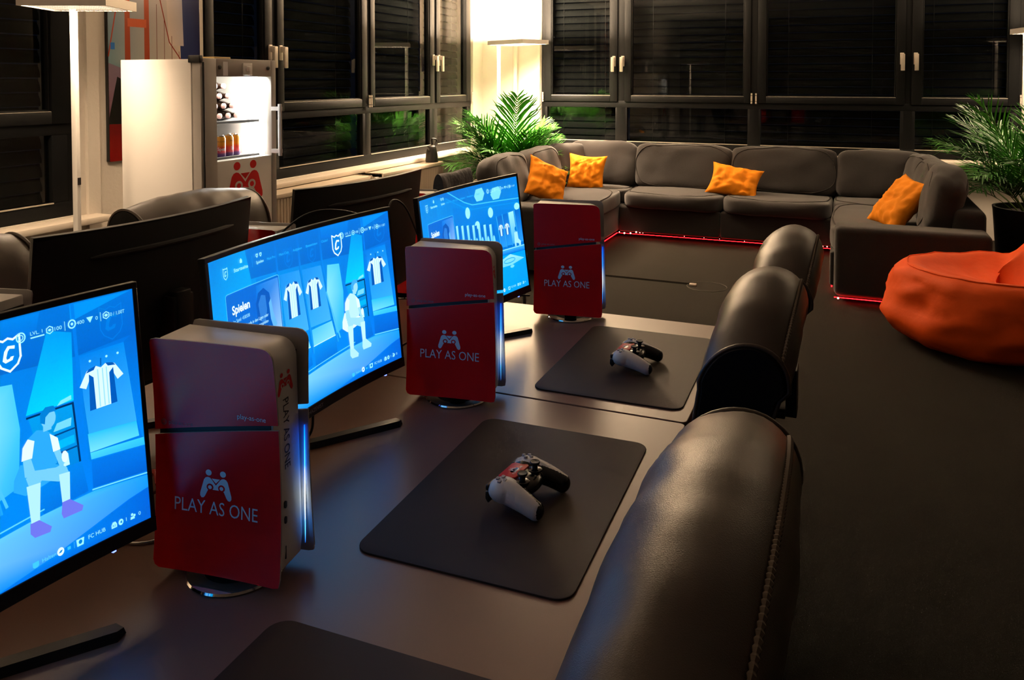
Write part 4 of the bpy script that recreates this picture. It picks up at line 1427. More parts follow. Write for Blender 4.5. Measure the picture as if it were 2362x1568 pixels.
# ================================================================== office chairs
def chair(label, cx, cy, rz, zc, d, W, group, base_rot=0.0):
    root = thing('office_chair', label, 'chair', (cx, cy, 0), rz, group)
    XB, LEAN = -.28, .18
    def section(s, n=40):
        zt = zc - d * s * s
        h = .102 - .004 * s * s
        pts = []
        zs = zt - .115
        for k in range(9):                      # front, from the bottom up
            z = .45 + (zs - .45) * k / 8
            x = h - .052 * max(0, (.87 - z) / .37) ** 1.2 + .012 * sin(pi * (z - .45) / (zs - .45))
            pts.append((XB + x - (z - .78) * LEAN, z))
        for k in range(1, 20):                  # over the top
            a = pi * k / 20
            zz = zs + .115 * sin(a) ** .92
            pts.append((XB + h * cos(a) - (zz - .78) * LEAN, zz))
        for k in range(9):
            z = zs + (.45 - zs) * k / 8
            x = -h + .078 * max(0, (.93 - z) / .47) ** 1.1 - .004 * sin(pi * (z - .45) / (zs - .45))
            pts.append((XB + x - (z - .78) * LEAN, z))
        return pts
    NS = 27
    S = [-1 + 2 * i / (NS - 1) for i in range(NS)]
    rows = [section(s) for s in S]
    K = len(rows[0])
    mb = MB()
    V = []
    for s, r in zip(S, rows):
        for j, (x, z) in enumerate(r):
            nz = noise.noise(Vector((s * 2.2, x * 9, z * 5 + cy * 3))) * .004 + noise.noise(Vector((s * 5.5, x * 14, z * 9 + cy))) * .0035
            V.append((x + nz, s * W / 2, z + nz))
    mb.add(V, [(i * K + j, (i + 1) * K + j, (i + 1) * K + (j + 1) % K, i * K + (j + 1) % K) for i in range(NS - 1) for j in range(K)])
    mb.build('backrest', M_LEATHER, root, smooth=70)
    for e in (-1, 1):
        r = rows[0] if e < 0 else rows[-1]
        c = MB()
        cxm = sum(p[0] for p in r) / K
        czm = sum(p[1] for p in r) / K
        ins = [(cxm + (x - cxm) * .90, czm + (z - czm) * .965) for x, z in r]
        V = [(x, e * (W / 2 - .001), z) for x, z in r] + [(x, e * (W / 2 + .012), z) for x, z in ins]
        c.add(V, [(k, (k + 1) % K, K + (k + 1) % K, K + k) for k in range(K)] + [tuple(range(K, 2 * K))])
        sp = c.build('side_panel', M_LEATHSIDE, root, smooth=40)
        t = MB().tube([(x, e * (W / 2 + .002), z) for x, z in r], .0052, 8, closed=True)
        t.build('piping', M_LEATHER, sp, smooth=60)
    # stitched seam behind the top edge and across the front
    def seam(name, j0, off):
        P, R = [], []
        n = 150
        for i in range(n):
            f = i / (n - 1) * (NS - 1)
            a = min(int(f), NS - 2)
            t = f - a
            p0, p1 = rows[a][j0], rows[a + 1][j0]
            x, z = p0[0] + (p1[0] - p0[0]) * t, p0[1] + (p1[1] - p0[1]) * t
            P.append((x + off[0], -W / 2 + W * i / (n - 1), z + off[1]))
            R.append(.0052 if i % 2 else .0030)
        MB().tube(P, R, 6).build(name, M_THREAD, root, smooth=0)
    seam('top_seam', 9 + 14, (-.001, .0018))
    seam('front_seam', 4, (.0125, 0))
    # lower cushion below the front seam
    z0 = rows[13][4][1]
    lc = MB()
    nn = 15
    lc.grid(lambda a, b: (XB + .072 + .078 * (sin(pi * min(1, max(0, b))) ** .45) * (1 - (2 * a - 1) ** 8 * .5), (a - .5) * (W - .03), .50 + (z0 - .515) * b), nn, 12)
    lc.build('lumbar_cushion', M_LEATHER, root, smooth=60)
    # seat
    sc = MB()
    def seat(a, b):
        th = 2 * pi * a
        e = 5.0
        c, s_ = cos(th), sin(th)
        k = (abs(c) ** e + abs(s_) ** e) ** (-1 / e)
        ph = -pi / 2 + pi * b
        rr = cos(ph) ** .45 if abs(cos(ph)) > 1e-6 else 0
        return (.03 + .25 * c * k * rr, .265 * s_ * k * rr, .455 + .055 * sin(ph) * (1 if sin(ph) < 0 else 1.0))
    sc.grid(seat, 40, 13, closeu=True)
    sc.build('seat', M_LEATHER, root, smooth=60, weld=.0005)
    m = MB(); m.box(-.30, -.16, -.05, .05, .395, .415); m.box(-.335, -.30, -.045, .045, .42, .56); m.box(-.335, -.2, -.04, .04, .40, .425)
    m.build('back_bracket', M_BLACK, root, bevel=.004)
    MB().lathe([(.028, .09), (.028, .24), (.02, .24), (.02, .40)], 18).build('gas_lift', M_BLACK, root)
    MB().lathe([(.045, .055), (.055, .075), (.045, .115), (.03, .12)], 20).build('base_hub', M_BLACK, root)
    for k in range(5):
        a = base_rot + 2 * pi * k / 5
        c_, s_ = cos(a), sin(a)
        l = MB()
        l.prism([(.03, .062), (.03, .112), (.24, .088), (.325, .082), (.325, .058)], lambda q, t: (q[0] * c_ - t * s_, q[0] * s_ + t * c_, q[1]), -.022, .022)
        l.build('base_leg', M_BLACK, root, bevel=.005)
        w_ = MB()
        for t in (-.016, .016):
            w_.merge(MB().lathe([(.0, -.009), (.024, -.009), (.028, -.005), (.028, .005), (.024, .009), (.0, .009)], 16, axis='y'), lambda p, t=t: Vector((.318 * c_ - (t + p.y) * s_ + p.x * c_, .318 * s_ + (t + p.y) * c_ + p.x * s_, .0285 + p.z)))
        w_.build('caster', M_BLACK, root, smooth=40)
    return root
g1 = 'black leather chairs at the front desks'
chair('black leather office chair nearest the camera, filling the bottom right', -.462, .945, pi, 1.066, .06, .62, g1, .3)
chair('second black leather office chair, in the middle of the front row', -.499, 2.105, pi, 1.035, .11, .55, g1, .62)
chair('third black leather office chair, farthest in the front row', -.482, 2.81, pi, 1.025, .10, .54, g1, .1)
g2 = 'black leather chairs at the back desks'
chair('black leather office chair standing before the white fridge', -1.915, 2.29, 0, 1.10, .028, .585, g2)
chair('black leather office chair cut by the left edge behind the dark monitor', -1.92, 1.31, 0, 1.092, .03, .58, g2, .5)

# ================================================================== soft furnishings
def puff(w, d, h, k=5.0, crown=.0, wr=.0, seed=0, n=9, squash=None):
    """rounded cushion block centred on the origin; crown bulges the faces, wr wrinkles them"""
    mb = MB()
    def P(p):
        x, y, z = p
        q = (abs(x) ** k + abs(y) ** k + abs(z) ** k) ** (1 / k)
        x, y, z = x / q, y / q, z / q
        c = crown
        X = x * w / 2 * (1 + c * (1 - y * y) * (1 - z * z) * .3)
        Y = y * d / 2 * (1 + c * (1 - x * x) * (1 - z * z))
        Z = z * h / 2 * (1 + c * (1 - x * x) * (1 - y * y))
        v = Vector((X, Y, Z))
        if wr:
            s = Vector((seed * 3.1, seed * 1.7, 0))
            v += Vector((noise.noise(v * 6 + s), noise.noise(v * 6 + s + Vector((9, 0, 0))), noise.noise(v * 6 + s + Vector((0, 9, 0))))) * wr
            v += v.normalized() * noise.noise(v * 17 + s) * wr * .35
        return v
    for ax in range(3):
        for sg in (-1, 1):
            def f(a, b):
                # denser towards the edges
                u, v = 2 * a - 1, 2 * b - 1
                u = math.copysign(abs(u) ** .75, u); v = math.copysign(abs(v) ** .75, v)
                q = [0, 0, 0]
                q[ax] = sg; q[(ax + 1) % 3] = u; q[(ax + 2) % 3] = v
                return P(q)
            mb.grid(f, 2 * n, 2 * n)
    return mb

def cushion(name, parent, c, size, rot=(0, 0, 0), k=6, crown=.12, wr=.008, seed=0, mat=None, pipe=True):
    """cushion part with a piping line round its broad face"""
    o = puff(*size, k=k, crown=crown, wr=wr, seed=seed).build(name, mat or M_SOFA, parent, weld=.0008, smooth=60)
    o.location = Vector(c) - Vector(parent.location)
    o.rotation_euler = rot
    if pipe:
        w, d, h = size
        thin = min(range(3), key=lambda i: size[i])
        a, b = [i for i in range(3) if i != thin]
        for sg in (-1, 1):
            P = []
            for i in range(48):
                t = 2 * pi * i / 48
                cc, ss = cos(t), sin(t)
                q = (abs(cc) ** k + abs(ss) ** k + .86 ** k) ** (-1 / k)
                p = [0, 0, 0]
                p[a] = cc * q * size[a] / 2 * 1.004
                p[b] = ss * q * size[b] / 2 * 1.004
                p[thin] = sg * .86 * q * size[thin] / 2 * 1.01
                v = Vector(p)
                if wr:
                    s = Vector((seed * 3.1, seed * 1.7, 0))
                    v += Vector((noise.noise(v * 6 + s), noise.noise(v * 6 + s + Vector((9, 0, 0))), noise.noise(v * 6 + s + Vector((0, 9, 0))))) * wr
                P.append(v)
            MB().tube(P, .0055, 6, closed=True).build('piping', M_PIPING, o, smooth=60)
    return o

sofa = thing('sectional_sofa', 'dark grey U-shaped sectional sofa along the back window wall', 'sofa', (-1.08, 7.6, 0))
def sblock(name, x0, x1, y0, y1, z0, z1, bevel=.03, mat=None):
    m = MB().box(x0, x1, y0, y1, z0, z1)
    return m.build(name, mat or M_SOFA, sofa, world=True, bevel=bevel, seg=4, smooth=50)
XS = (-3.0, -2.04, -1.085, -.12, .85)
YF, YBK = 7.51, 8.46
# bases
sblock('base', XS[1] + .003, XS[2] - .003, YF + .02, YBK, .055, .30, .02)
sblock('base', XS[2] + .003, XS[3] - .003, YF + .02, YBK, .055, .30, .02)
sblock('base', XS[0], XS[1] - .003, 6.02, YBK, .055, .30, .02)
sblock('base', XS[3] + .003, XS[4], 6.10, YBK, .055, .30, .02)
# back frames
sblock('back_frame', XS[0], XS[4], YBK - .20, YBK, .30, .64, .05)
sblock('back_frame', XS[0], XS[0] + .20, 6.02, YBK - .21, .30, .64, .05)
sblock('back_frame', XS[4] - .20, XS[4], 6.10, YBK - .21, .30, .64, .05)
# arms
sblock('armrest', XS[3] + .035, XS[4] + .005, 5.87, 6.13, .035, .520, .045)
sblock('armrest', XS[0], XS[1] - .005, 5.76, 6.02, .035, .535, .045)
# feet
for x, y in ((-2.9, 6.1), (-2.15, 6.1), (-2.9, 8.35), (-1.08, 7.65), (-1.08, 8.35), (.75, 8.35), (.0, 6.2), (.75, 6.2), (-2.15, 7.6), (0.02, 7.6)):
    MB().lathe([(.025, 0), (.03, .056)], 12, (x, y, 0)).build('foot', M_BLACK, sofa, world=True)
# seat cushions
cushion('seat_cushion', sofa, (-1.535, 7.88, .365), (.92, .80, .155), k=8, crown=.10, wr=.008, seed=1)
cushion('seat_cushion', sofa, (-.60, 7.88, .362), (.92, .80, .155), k=8, crown=.10, wr=.008, seed=2)
cushion('seat_cushion', sofa, (-2.43, 6.87, .365), (.80, 1.66, .155), k=10, crown=.08, wr=.008, seed=3)
cushion('seat_cushion', sofa, (-2.43, 8.00, .365), (.80, .62, .150), k=8, crown=.08, wr=.008, seed=4)
cushion('seat_cushion', sofa, (.285, 6.85, .365), (.80, 1.40, .155), k=10, crown=.08, wr=.008, seed=5)
cushion('seat_cushion', sofa, (.285, 7.93, .365), (.80, .72, .150), k=8, crown=.08, wr=.008, seed=6)
# back cushions: middle pair and corners
lean = radians(-13)
cushion('back_cushion', sofa, (-1.52, 8.10, .635), (.955, .21, .43), (lean, 0, 0), k=9, crown=.10, wr=.014, seed=7)
cushion('back_cushion', sofa, (-.575, 8.10, .638), (.95, .21, .43), (lean, 0, 0), k=9, crown=.10, wr=.014, seed=8)
cushion('back_cushion', sofa, (-2.36, 8.12, .640), (.74, .21, .43), (lean, 0, radians(-3)), k=7, crown=.12, wr=.016, seed=9, pipe=False)
cushion('back_cushion', sofa, (.265, 8.10, .632), (.74, .21, .43), (lean, 0, radians(2)), k=7, crown=.12, wr=.014, seed=10, pipe=False)
# left wing
cushion('back_cushion', sofa, (-2.70, 7.86, .625), (.20, .62, .42), (0, radians(-15), radians(-24)), k=6, crown=.15, wr=.016, seed=11, pipe=False)
cushion('back_cushion', sofa, (-2.74, 7.22, .630), (.20, .74, .42), (0, radians(-14), radians(-3)), k=6, crown=.15, wr=.016, seed=12)
cushion('back_cushion', sofa, (-2.76, 6.46, .630), (.20, .74, .43), (0, radians(-14), 0), k=6, crown=.15, wr=.016, seed=13)
# right wing
cushion('back_cushion', sofa, (.585, 7.75, .63), (.20, .62, .42), (0, radians(14), radians(12)), k=6, crown=.15, wr=.018, seed=14)
cushion('back_cushion', sofa, (.60, 7.12, .635), (.21, .66, .43), (0, radians(14), radians(4)), k=6, crown=.15, wr=.018, seed=15)
cushion('back_cushion', sofa, (.61, 6.48, .65), (.25, .62, .45), (0, radians(12), radians(-2)), k=4, crown=.2, wr=.018, seed=16)

# red light strip hidden under the sofa's front edges
led = thing('light_strip', 'red LED strip glowing along the floor under the sofa', 'LED strip', (-1.08, 7.55, 0))
runs = [((XS[1] - .012, 6.1), (XS[1] - .012, YF + .03)), ((XS[1], YF + .035), (XS[3], YF + .035)), ((XS[3] + .018, YF), (XS[3] + .018, 6.15)), ((XS[3] + .04, 5.885), (XS[4] - .02, 5.885))]
for a, b in runs:
    zz = .036 if a[1] != 5.885 else .030
    m = MB()
    d = Vector((b[0] - a[0], b[1] - a[1], 0)).normalized()
    q = Vector((-d.y, d.x, 0)) * .004
    p0, p1 = Vector((*a, zz)), Vector((*b, zz))
    m.add([p0 - q, p1 - q, p1 + q, p0 + q, p0 - q + Vector((0, 0, .003)), p1 - q + Vector((0, 0, .003)), p1 + q + Vector((0, 0, .003)), p0 + q + Vector((0, 0, .003))], [(0, 1, 2, 3), (4, 5, 6, 7), (0, 1, 5, 4), (2, 3, 7, 6), (0, 3, 7, 4), (1, 2, 6, 5)])
    m.build('strip', M_LEDRED, led, world=True, smooth=0)
rd = random.Random(4)
dm = MB().lathe([(.0, -.006), (.005, -.004), (.006, 0), (.005, .004), (.0, .006)], 10).mesh('diode', M_LEDREDDOT)
for x, y, z, s in ((-2.02, 7.50, .055, .7), (-1.97, 7.495, .048, 1.2), (-1.91, 7.495, .052, 1.15), (-1.855, 7.495, .066, 1.1), (-1.82, 7.495, .062, .6), (-1.79, 7.495, .062, .4), (-1.40, 7.495, .06, .35), (-1.22, 7.495, .06, .35), (-1.08, 7.495, .06, .3), (-.86, 7.495, .055, .45), (-.20, 7.495, .062, .7), (-.165, 7.495, .062, .7), (-.055, 5.862, .032, 1.0)):
    part('diode', dm, led, loc=(x + 1.08, y - 7.55, z), scale=(s, s, s))

# ------------------------------------------------------------------ orange throw pillows
def pillow(label, loc, rot, w=.42, h=.40, T=.085, seed=0):
    mb = MB()
    n = 27
    def f(sg):
        def g(a, b):
            u, v = 2 * a - 1, 2 * b - 1
            pin = .10
            x = w / 2 * u * (1 - pin * (1 - abs(u) ** 1.5 * 0) * (1 - v * v) * abs(u) ** 3 - .03 * (1 - v * v))
            y = h / 2 * v * (1 - pin * (1 - u * u) * abs(v) ** 3 - .03 * (1 - u * u))
            t = T * (max(0, (1 - abs(u) ** 2.6)) * max(0, (1 - abs(v) ** 2.6))) ** .55
            s = Vector((seed * 5.3, seed * 2.9, sg))
            p = Vector((u * 2.2, v * 2.2, 0))
            # folds running in from the corners and the edges
            cr = noise.noise(p * 1.6 + s) * .022 + noise.noise(Vector((u * 5 + v * 2, v * 1.6, 0)) + s) * .014 + abs(noise.noise(Vector((u * 3 - v * 5, u + v, 2)) + s)) * -.018
            e = min(1, t / T * 1.6)
            return (x, y, sg * (t + cr * e))
        return g
    mb.grid(f(1), n, n)
    mb.grid(f(-1), n, n)
    o = mb.build('throw_pillow', M_ORANGE, None, weld=.0012, smooth=70)
    o.location = loc
    yaw, tilt, inp = (radians(a) for a in rot)
    o.rotation_euler = (Matrix.Rotation(yaw, 3, 'Z') @ Matrix.Rotation(tilt, 3, 'X') @ Matrix.Rotation(inp, 3, 'Z')).to_euler()
    return tag(o, label, 'pillow', 'orange throw pillows on the sofa')
pillow('orange pillow slumped on the left wing of the sofa', (-2.49, 6.76, .60), (58, 64, -28), .42, .40, seed=1)
pillow('orange pillow upright in the left corner of the sofa', (-2.44, 7.78, .575), (10, 74, -4), .39, .38, seed=2)
pillow('orange pillow tilted in the middle of the sofa', (-.99, 7.79, .555), (5, 55, -11), .48, .34, seed=3)
pillow('orange pillow leaning on the right wing of the sofa', (.35, 6.60, .60), (-62, 52, -6), .42, .46, seed=4)

# ------------------------------------------------------------------ bean bag
def bean():
    root = thing('bean_bag', 'orange red bean bag chair in front of the sofa arm', 'bean bag', (.80, 5.29, 0))
    mb = MB()
    nu, nv = 72, 40
    def g(a, b):
        th = 2 * pi * a
        # profile: flat bottom, bulging side, sunken seat
        prof = [(.0, .0), (.34, .0), (.50, .02), (.585, .10), (.60, .20), (.575, .32), (.52, .41), (.44, .445), (.34, .40), (.20, .355), (.0, .335)]
        f = b * (len(prof) - 1)
        i = min(int(f), len(prof) - 2)
        t = f - i
        def cr(k):
            P = [prof[max(0, min(len(prof) - 1, i + j))][k] for j in (-1, 0, 1, 2)]
            return .5 * (2 * P[1] + (P[2] - P[0]) * t + (2 * P[0] - 5 * P[1] + 4 * P[2] - P[3]) * t * t + (3 * P[1] - P[0] - 3 * P[2] + P[3]) * t ** 3)
        r, z = max(0, cr(0)), max(0, cr(1))
        # backrest rises on the right hand side
        up = max(0, (cos(th - radians(8)) - .35) / .65) ** 1.3
        top = max(0, (b - .38) / .62) if b < .75 else 1 - (b - .75) / .25 * .85
        z = z * (1 + up * 1.05 * min(1, top * 1.5)) if b > .3 else z
        r = r * (1 - .12 * up * max(0, b - .3)) * (1 - .05 * abs(sin(th)))
        x, y = r * cos(th) * 1.03, r * sin(th)
        p = Vector((x, y, z))
        if b > .04:
            s = .6 + .4 * sin(pi * b)
            n1 = noise.noise(p * 3.2 + Vector((3, 7, 1))) * .045
            n2 = abs(noise.noise(Vector((th * 2.3, z * 7, 1.5)))) * -.06
            n3 = noise.noise(Vector((th * 1.5 + z * 6, z * 10, 4))) * .022 - abs(noise.noise(Vector((th * 4 - z * 9, z * 5, 8)))) * .022
            d = Vector((cos(th), sin(th), .6 if b > .6 else .0))
            rim = 1 - .65 * math.exp(-((b - .66) / .09) ** 2)
            p += d * (n1 + n2 + n3) * s * rim
            if p.z < .0: p.z = 0
        return p
    mb.grid(g, nu, nv, closeu=True)
    mb.build('bag', M_BEAN, root, smooth=80, weld=.0008)
    # stitched seam round the upper rim
    P = [g(i / 72, .66) for i in range(72)]
    MB().tube([p + Vector((0, 0, .002)) for p in P], .004, 6, closed=True).build('rim_seam', M_BEAN, root)
    return root
bean()

# ------------------------------------------------------------------ palms
def frond_mesh(seed, L, droop, nl=27):
    rd = random.Random(seed)
    stem, mb = MB(), MB()
    N = 16
    pts = []
    for i in range(N + 1):
        t = i / N
        pts.append(Vector((L * (.30 * t + .62 * t ** 2.2 * droop), 0, L * (t - .46 * droop * t ** 2.6))))
    mb.tube(pts, [.0045 * (1 - .8 * i / N) + .0008 for i in range(N + 1)], 5, mi=1)
    for k in range(nl):
        t = .28 + .72 * k / (nl - 1)
        f = t * N
        i = min(int(f), N - 1)
        p = pts[i].lerp(pts[i + 1], f - i)
        d = (pts[i + 1] - pts[i]).normalized()
        side0 = Vector((0, 1, 0))
        nrm = d.cross(side0).normalized()
        ll = L * (.36 * sin(pi * min(1, .22 + .74 * (t - .28) / .72)) + .07)
        for s in (-1, 1):
            sd = (side0 * s * .58 + d * (.80 + .4 * (t - .3)) + nrm * rd.uniform(-.25, .35)).normalized()
            wv = sd.cross(nrm).normalized() * .0056 * (L / .7)
            segs = 5
            V = []
            for j in range(segs + 1):
                q = j / segs
                c = p + sd * ll * q + Vector((0, 0, -1)) * ll * (.16 + rd.uniform(-.06, .10)) * q * q
                ww = wv * (sin(pi * min(1, .12 + .88 * q)) ** .7 if q < 1 else 0.02)
                lift = nrm * .0028 * sin(pi * q)
                V += [c - ww, c + lift, c + ww]
            F = []
            for j in range(segs):
                for m_ in range(2):
                    F.append((j * 3 + m_, j * 3 + m_ + 1, j * 3 + m_ + 4, j * 3 + m_ + 3))
            mb.add(V, F, 0)
    return mb.mesh('frond', [M_LEAF, M_STEM], smooth=70, fix=False)

def palm(label, loc, n, H, pot_r, pot_h, seed, spread=1.0, reach=0):
    root = thing('potted_palm', label, 'plant', loc, 0, 'potted palms')
    rd = random.Random(seed)
    MB().lathe([(pot_r * .80, 0), (pot_r * .86, .02), (pot_r, pot_h - .03), (pot_r * 1.02, pot_h), (pot_r * .95, pot_h), (pot_r * .92, pot_h - .05), (pot_r * .5, pot_h - .05)], 40).build('pot', M_POT, root, smooth=40)
    MB().lathe([(.0, pot_h - .055), (pot_r * .93, pot_h - .05), (pot_r * .93, pot_h - .045), (.0, pot_h - .035)], 24).build('soil', M_SOIL, root, smooth=60)
    meshes = [frond_mesh(seed * 10 + k, 1.0, .22 + .15 * k) for k in range(5)]
    for i in range(n):
        q = (i + .5) / n
        a = i * 2.39996 + rd.uniform(-.25, .25)
        tilt = spread * (.02 + .46 * q ** 1.2) + rd.uniform(-.05, .06)
        L = H * (1.04 - .34 * q) * rd.uniform(.88, 1.06)
        if reach and abs(cos(a)) > .35: L *= .80 - .14 * (abs(cos(a)) - .35)
        r0 = pot_r * .45 * q
        o = part('frond', meshes[min(4, int(q * 4.2 + rd.uniform(0, .9)))], root, loc=(r0 * cos(a), r0 * sin(a), pot_h - .06), scale=(L, L, L))
        o.rotation_euler = (Matrix.Rotation(a, 4, 'Z') @ Matrix.Rotation(tilt, 4, 'Y') @ Matrix.Rotation(rd.uniform(-.6, .6), 4, 'Z')).to_euler()
    return root
palm('brightly lit green palm in the corner behind the sofa', (-3.26, 7.80, 0), 84, 1.10, .15, .36, 3, .84, reach=-1)
palm('dim green palm in a big black pot at the right edge', (1.27, 6.95, 0), 40, .92, .27, .57, 5, 1.0)

# ================================================================== glass door fridge
fr = thing('fridge', 'white drinks fridge with a lit glass door and red emblem', 'fridge', (-3.27, 3.42, 0))
m = MB()
m.box(-3.54, -3.06, 3.13, 3.165, .08, 1.615)
m.box(-3.54, -3.06, 3.675, 3.71, .08, 1.615)
m.box(-3.54, -3.06, 3.165, 3.675, 1.555, 1.615)
m.box(-3.54, -3.06, 3.165, 3.675, .08, .16)
m.box(-3.54, -3.50, 3.165, 3.675, .16, 1.555)
m.build('cabinet', M_FRIDGE, fr, world=True, bevel=.003, smooth=35)
for x in (-3.5, -3.12):
    for y in (3.17, 3.67):
        MB().lathe([(.02, 0), (.02, .081)], 10, (x, y, 0)).build('foot', M_BLACK, fr, world=True)
d = MB()
GY0, GY1, GZ0, GZ1 = 3.245, 3.668, 1.088, 1.527
d.box(-3.055, -3.0, 3.132, GY0, .09, 1.62)
d.box(-3.055, -3.0, GY1, 3.708, .09, 1.62)
d.box(-3.055, -3.0, GY0, GY1, GZ1, 1.62)
door = d.build('door', M_FRIDGEGREY, fr, world=True, bevel=.004, smooth=35)
off = tuple(fr.location)
MB().box(-3.055, -3.003, GY0, GY1, .09, GZ0).build('lower_panel', M_FRIDGE, door, offset=off, bevel=.002)
MB().box(-3.050, -3.044, GY0, GY1, GZ0, GZ1).build('glass', M_CLEAR, door, offset=off, smooth=0)
MB().tube([(-2.985, 3.135, .12), (-2.985, 3.135, 1.6)], .006, 8).build('hinge_gap_seal', M_BLACK, door, offset=off)
h = MB()
h.lathe([(.011, 1.085), (.011, 1.375)], 14, (-2.945, 3.672, 0))
h.box(-3.0, -2.938, 3.662, 3.684, 1.10, 1.122)
h.box(-3.0, -2.938, 3.662, 3.684, 1.338, 1.36)
h.build('handle', M_GREYW, door, offset=off, smooth=40)
m = MB().box(-3.0, -2.992, 3.435, 3.505, 1.535, 1.60)
m.box(-2.992, -2.988, 3.455, 3.488, 1.556, 1.585)
m.build('thermostat', M_WHITE, door, offset=off, bevel=.002)
for y in (3.265, 3.640):
    MB().lathe([(.0, -3.0), (.011, -3.0), (.011, -2.995), (.006, -2.994), (.006, -2.990), (.0, -2.990)], 14, (0, y, 1.575), axis='x').build('lock', M_STEEL, door, offset=off)
MB().box(-3.0, -2.9985, 3.290, 3.325, 1.532, 1.605).build('sticker', M_PRINT, door, offset=off)
MB().box(-3.07, -2.996, 3.120, 3.146, 1.597, 1.634).build('hinge_cover', M_BLACK, fr, world=True, bevel=.003)
p = Print(lambda u, v, l: (-3.0022 + .0003 * l - off[0], u - off[1], v - off[2]))
p.emblem(3.452, .962, .118, 0, 1, sx=1.16)
tag(p.mb.build('emblem', [M_PRINTRED, M_FRIDGE], door, smooth=0, fix=False), 'red emblem of two figures forming a game pad')
for z in (1.283, 1.092, .80, .50):
    s = MB()
    s.box(-3.49, -3.09, 3.17, 3.67, z - .004, z)
    s.box(-3.098, -3.09, 3.17, 3.67, z - .010, z + .006)
    s.build('shelf', M_GREYW, fr, world=True)
MB().box(-3.11, -3.07, 3.20, 3.64, 1.535, 1.553).build('light_tube', M_FRIDGELED, fr, world=True)
MB().box(-3.13, -3.10, 3.640, 3.672, 1.10, 1.54).build('light_tube', M_FRIDGELED, fr, world=True)
MB().box(-3.14, -3.075, 3.168, 3.20, .2, 1.54).build('inner_post', M_FRIDGE, fr, world=True)

# bottles lying in the upper compartment, caps towards the door
M_BOTTLE = pm('dark_bottle_glass', (0.022, 0.010, 0.006), 0.12, spec=0.6)
M_CAP = pm('bottle_cap', (0.75, 0.42, 0.36), 0.35)
bm_ = MB().lathe([(.0, -.24), (.029, -.24), (.031, -.23), (.031, -.10), (.026, -.07), (.0145, -.035), (.0135, -.008), (.0, -.008)], 18, axis='x').mesh('glass_body', M_BOTTLE, smooth=50)
cm_ = MB().lathe([(.0135, -.014), (.0150, -.012), (.0150, -.002), (.0125, .0), (.0, .0)], 18, axis='x').mesh('cap', M_CAP, smooth=50)
k = 0
for row, (z, ys, side) in enumerate(((1.3145, (3.285, 3.350, 3.416, 3.481, 3.546), 'bottom row'), (1.3685, (3.318, 3.383, 3.448, 3.513), 'second row'), (1.4225, (3.350, 3.416, 3.481), 'third row'), (1.4765, (3.383, 3.448), 'top row'))):
    for i, y in enumerate(ys):
        ord_ = ('first', 'second', 'third', 'fourth', 'fifth')[i]
        b = thing('bottle', f'dark bottle lying in the fridge, {ord_} from the left in the {side}', 'bottle', (-3.135, y, z), 0, 'bottles stacked in the fridge')
        part('glass_body', bm_, b)
        part('cap', cm_, b)

# cans on the lower shelf
def can_mat():
    m = bpy.data.materials.new('can_print')
    m.use_nodes = True
    nt = m.node_tree
    b = nt.nodes['Principled BSDF']
    tc = nt.nodes.new('ShaderNodeTexCoord')
    sx = nt.nodes.new('ShaderNodeSeparateXYZ')
    nt.links.new(tc.outputs['Object'], sx.inputs[0])
    mr = nt.nodes.new('ShaderNodeMapRange')
    mr.inputs['From Min'].default_value = 0
    mr.inputs['From Max'].default_value = .115
    nt.links.new(sx.outputs['Z'], mr.inputs[0])
    cr = nt.nodes.new('ShaderNodeValToRGB')
    e = cr.color_ramp.elements
    e[0].position, e[0].color = .0, (.05, .02, .12, 1)
    e[1].position, e[1].color = 1.0, (.75, .32, .02, 1)
    for p_, c_ in ((.16, (.10, .02, .14, 1)), (.26, (.60, .03, .04, 1)), (.45, (.72, .06, .03, 1)), (.60, (.75, .26, .01, 1))):
        n_ = e.new(p_); n_.color = c_
    nt.links.new(mr.outputs[0], cr.inputs[0])
    nt.links.new(cr.outputs[0], b.inputs['Base Color'])
    b.inputs['Roughness'].default_value = .3
    b.inputs['Metallic'].default_value = .15
    return m
M_CAN = can_mat()
canm = MB().lathe([(.0, .002), (.026, .0), (.0325, .008), (.0325, .103), (.027, .113)], 28).mesh('can_body', M_CAN, smooth=40)
lidm = MB().lathe([(.0, .111), (.024, .111), (.0255, .115), (.0275, .115), (.0275, .112)], 28).mesh('lid', M_CHROME, smooth=40)
pc = Print(lambda u, v, l: (.0329 * cos(u / .0329), .0329 * sin(u / .0329), v))
pc.text('Spezi', -.022, .038, .017, width=.044, bold=.02, mi=0)
pc.text('PAULANER', -.026, .083, .0075, width=.052, mi=1)
prm = pc.mb.mesh('can_lettering', [M_PRINT, M_PRINTBLK], smooth=0, fix=False)
for x, y, a, lab in ((-3.145, 3.335, -30, 'leftmost drink can in the fridge, partly hidden by the door frame'), (-3.136, 3.406, -25, 'second drink can from the left in the fridge, orange and purple'),
                     (-3.150, 3.482, 25, 'third drink can from the left in the fridge, orange and purple'), (-3.165, 3.552, 115, 'rightmost front drink can in the fridge, its back turned'), (-3.225, 3.605, 60, 'drink can standing farthest back right in the fridge')):
    c = thing('drink_can', lab, 'can', (x, y, 1.0925), radians(a), 'drink cans in the fridge')
    part('can_body', canm, c); part('lid', lidm, c); part('can_lettering', prm, c)
o = tag(MB().box(-.055, .055, -.06, .06, 0, .016).build('small_box', pm('pale_wood', (.55, .40, .18), .6), None, bevel=.002), 'small flat yellowish box on top of the fridge', 'box')
o.location = (-3.12, 3.36, 1.616)

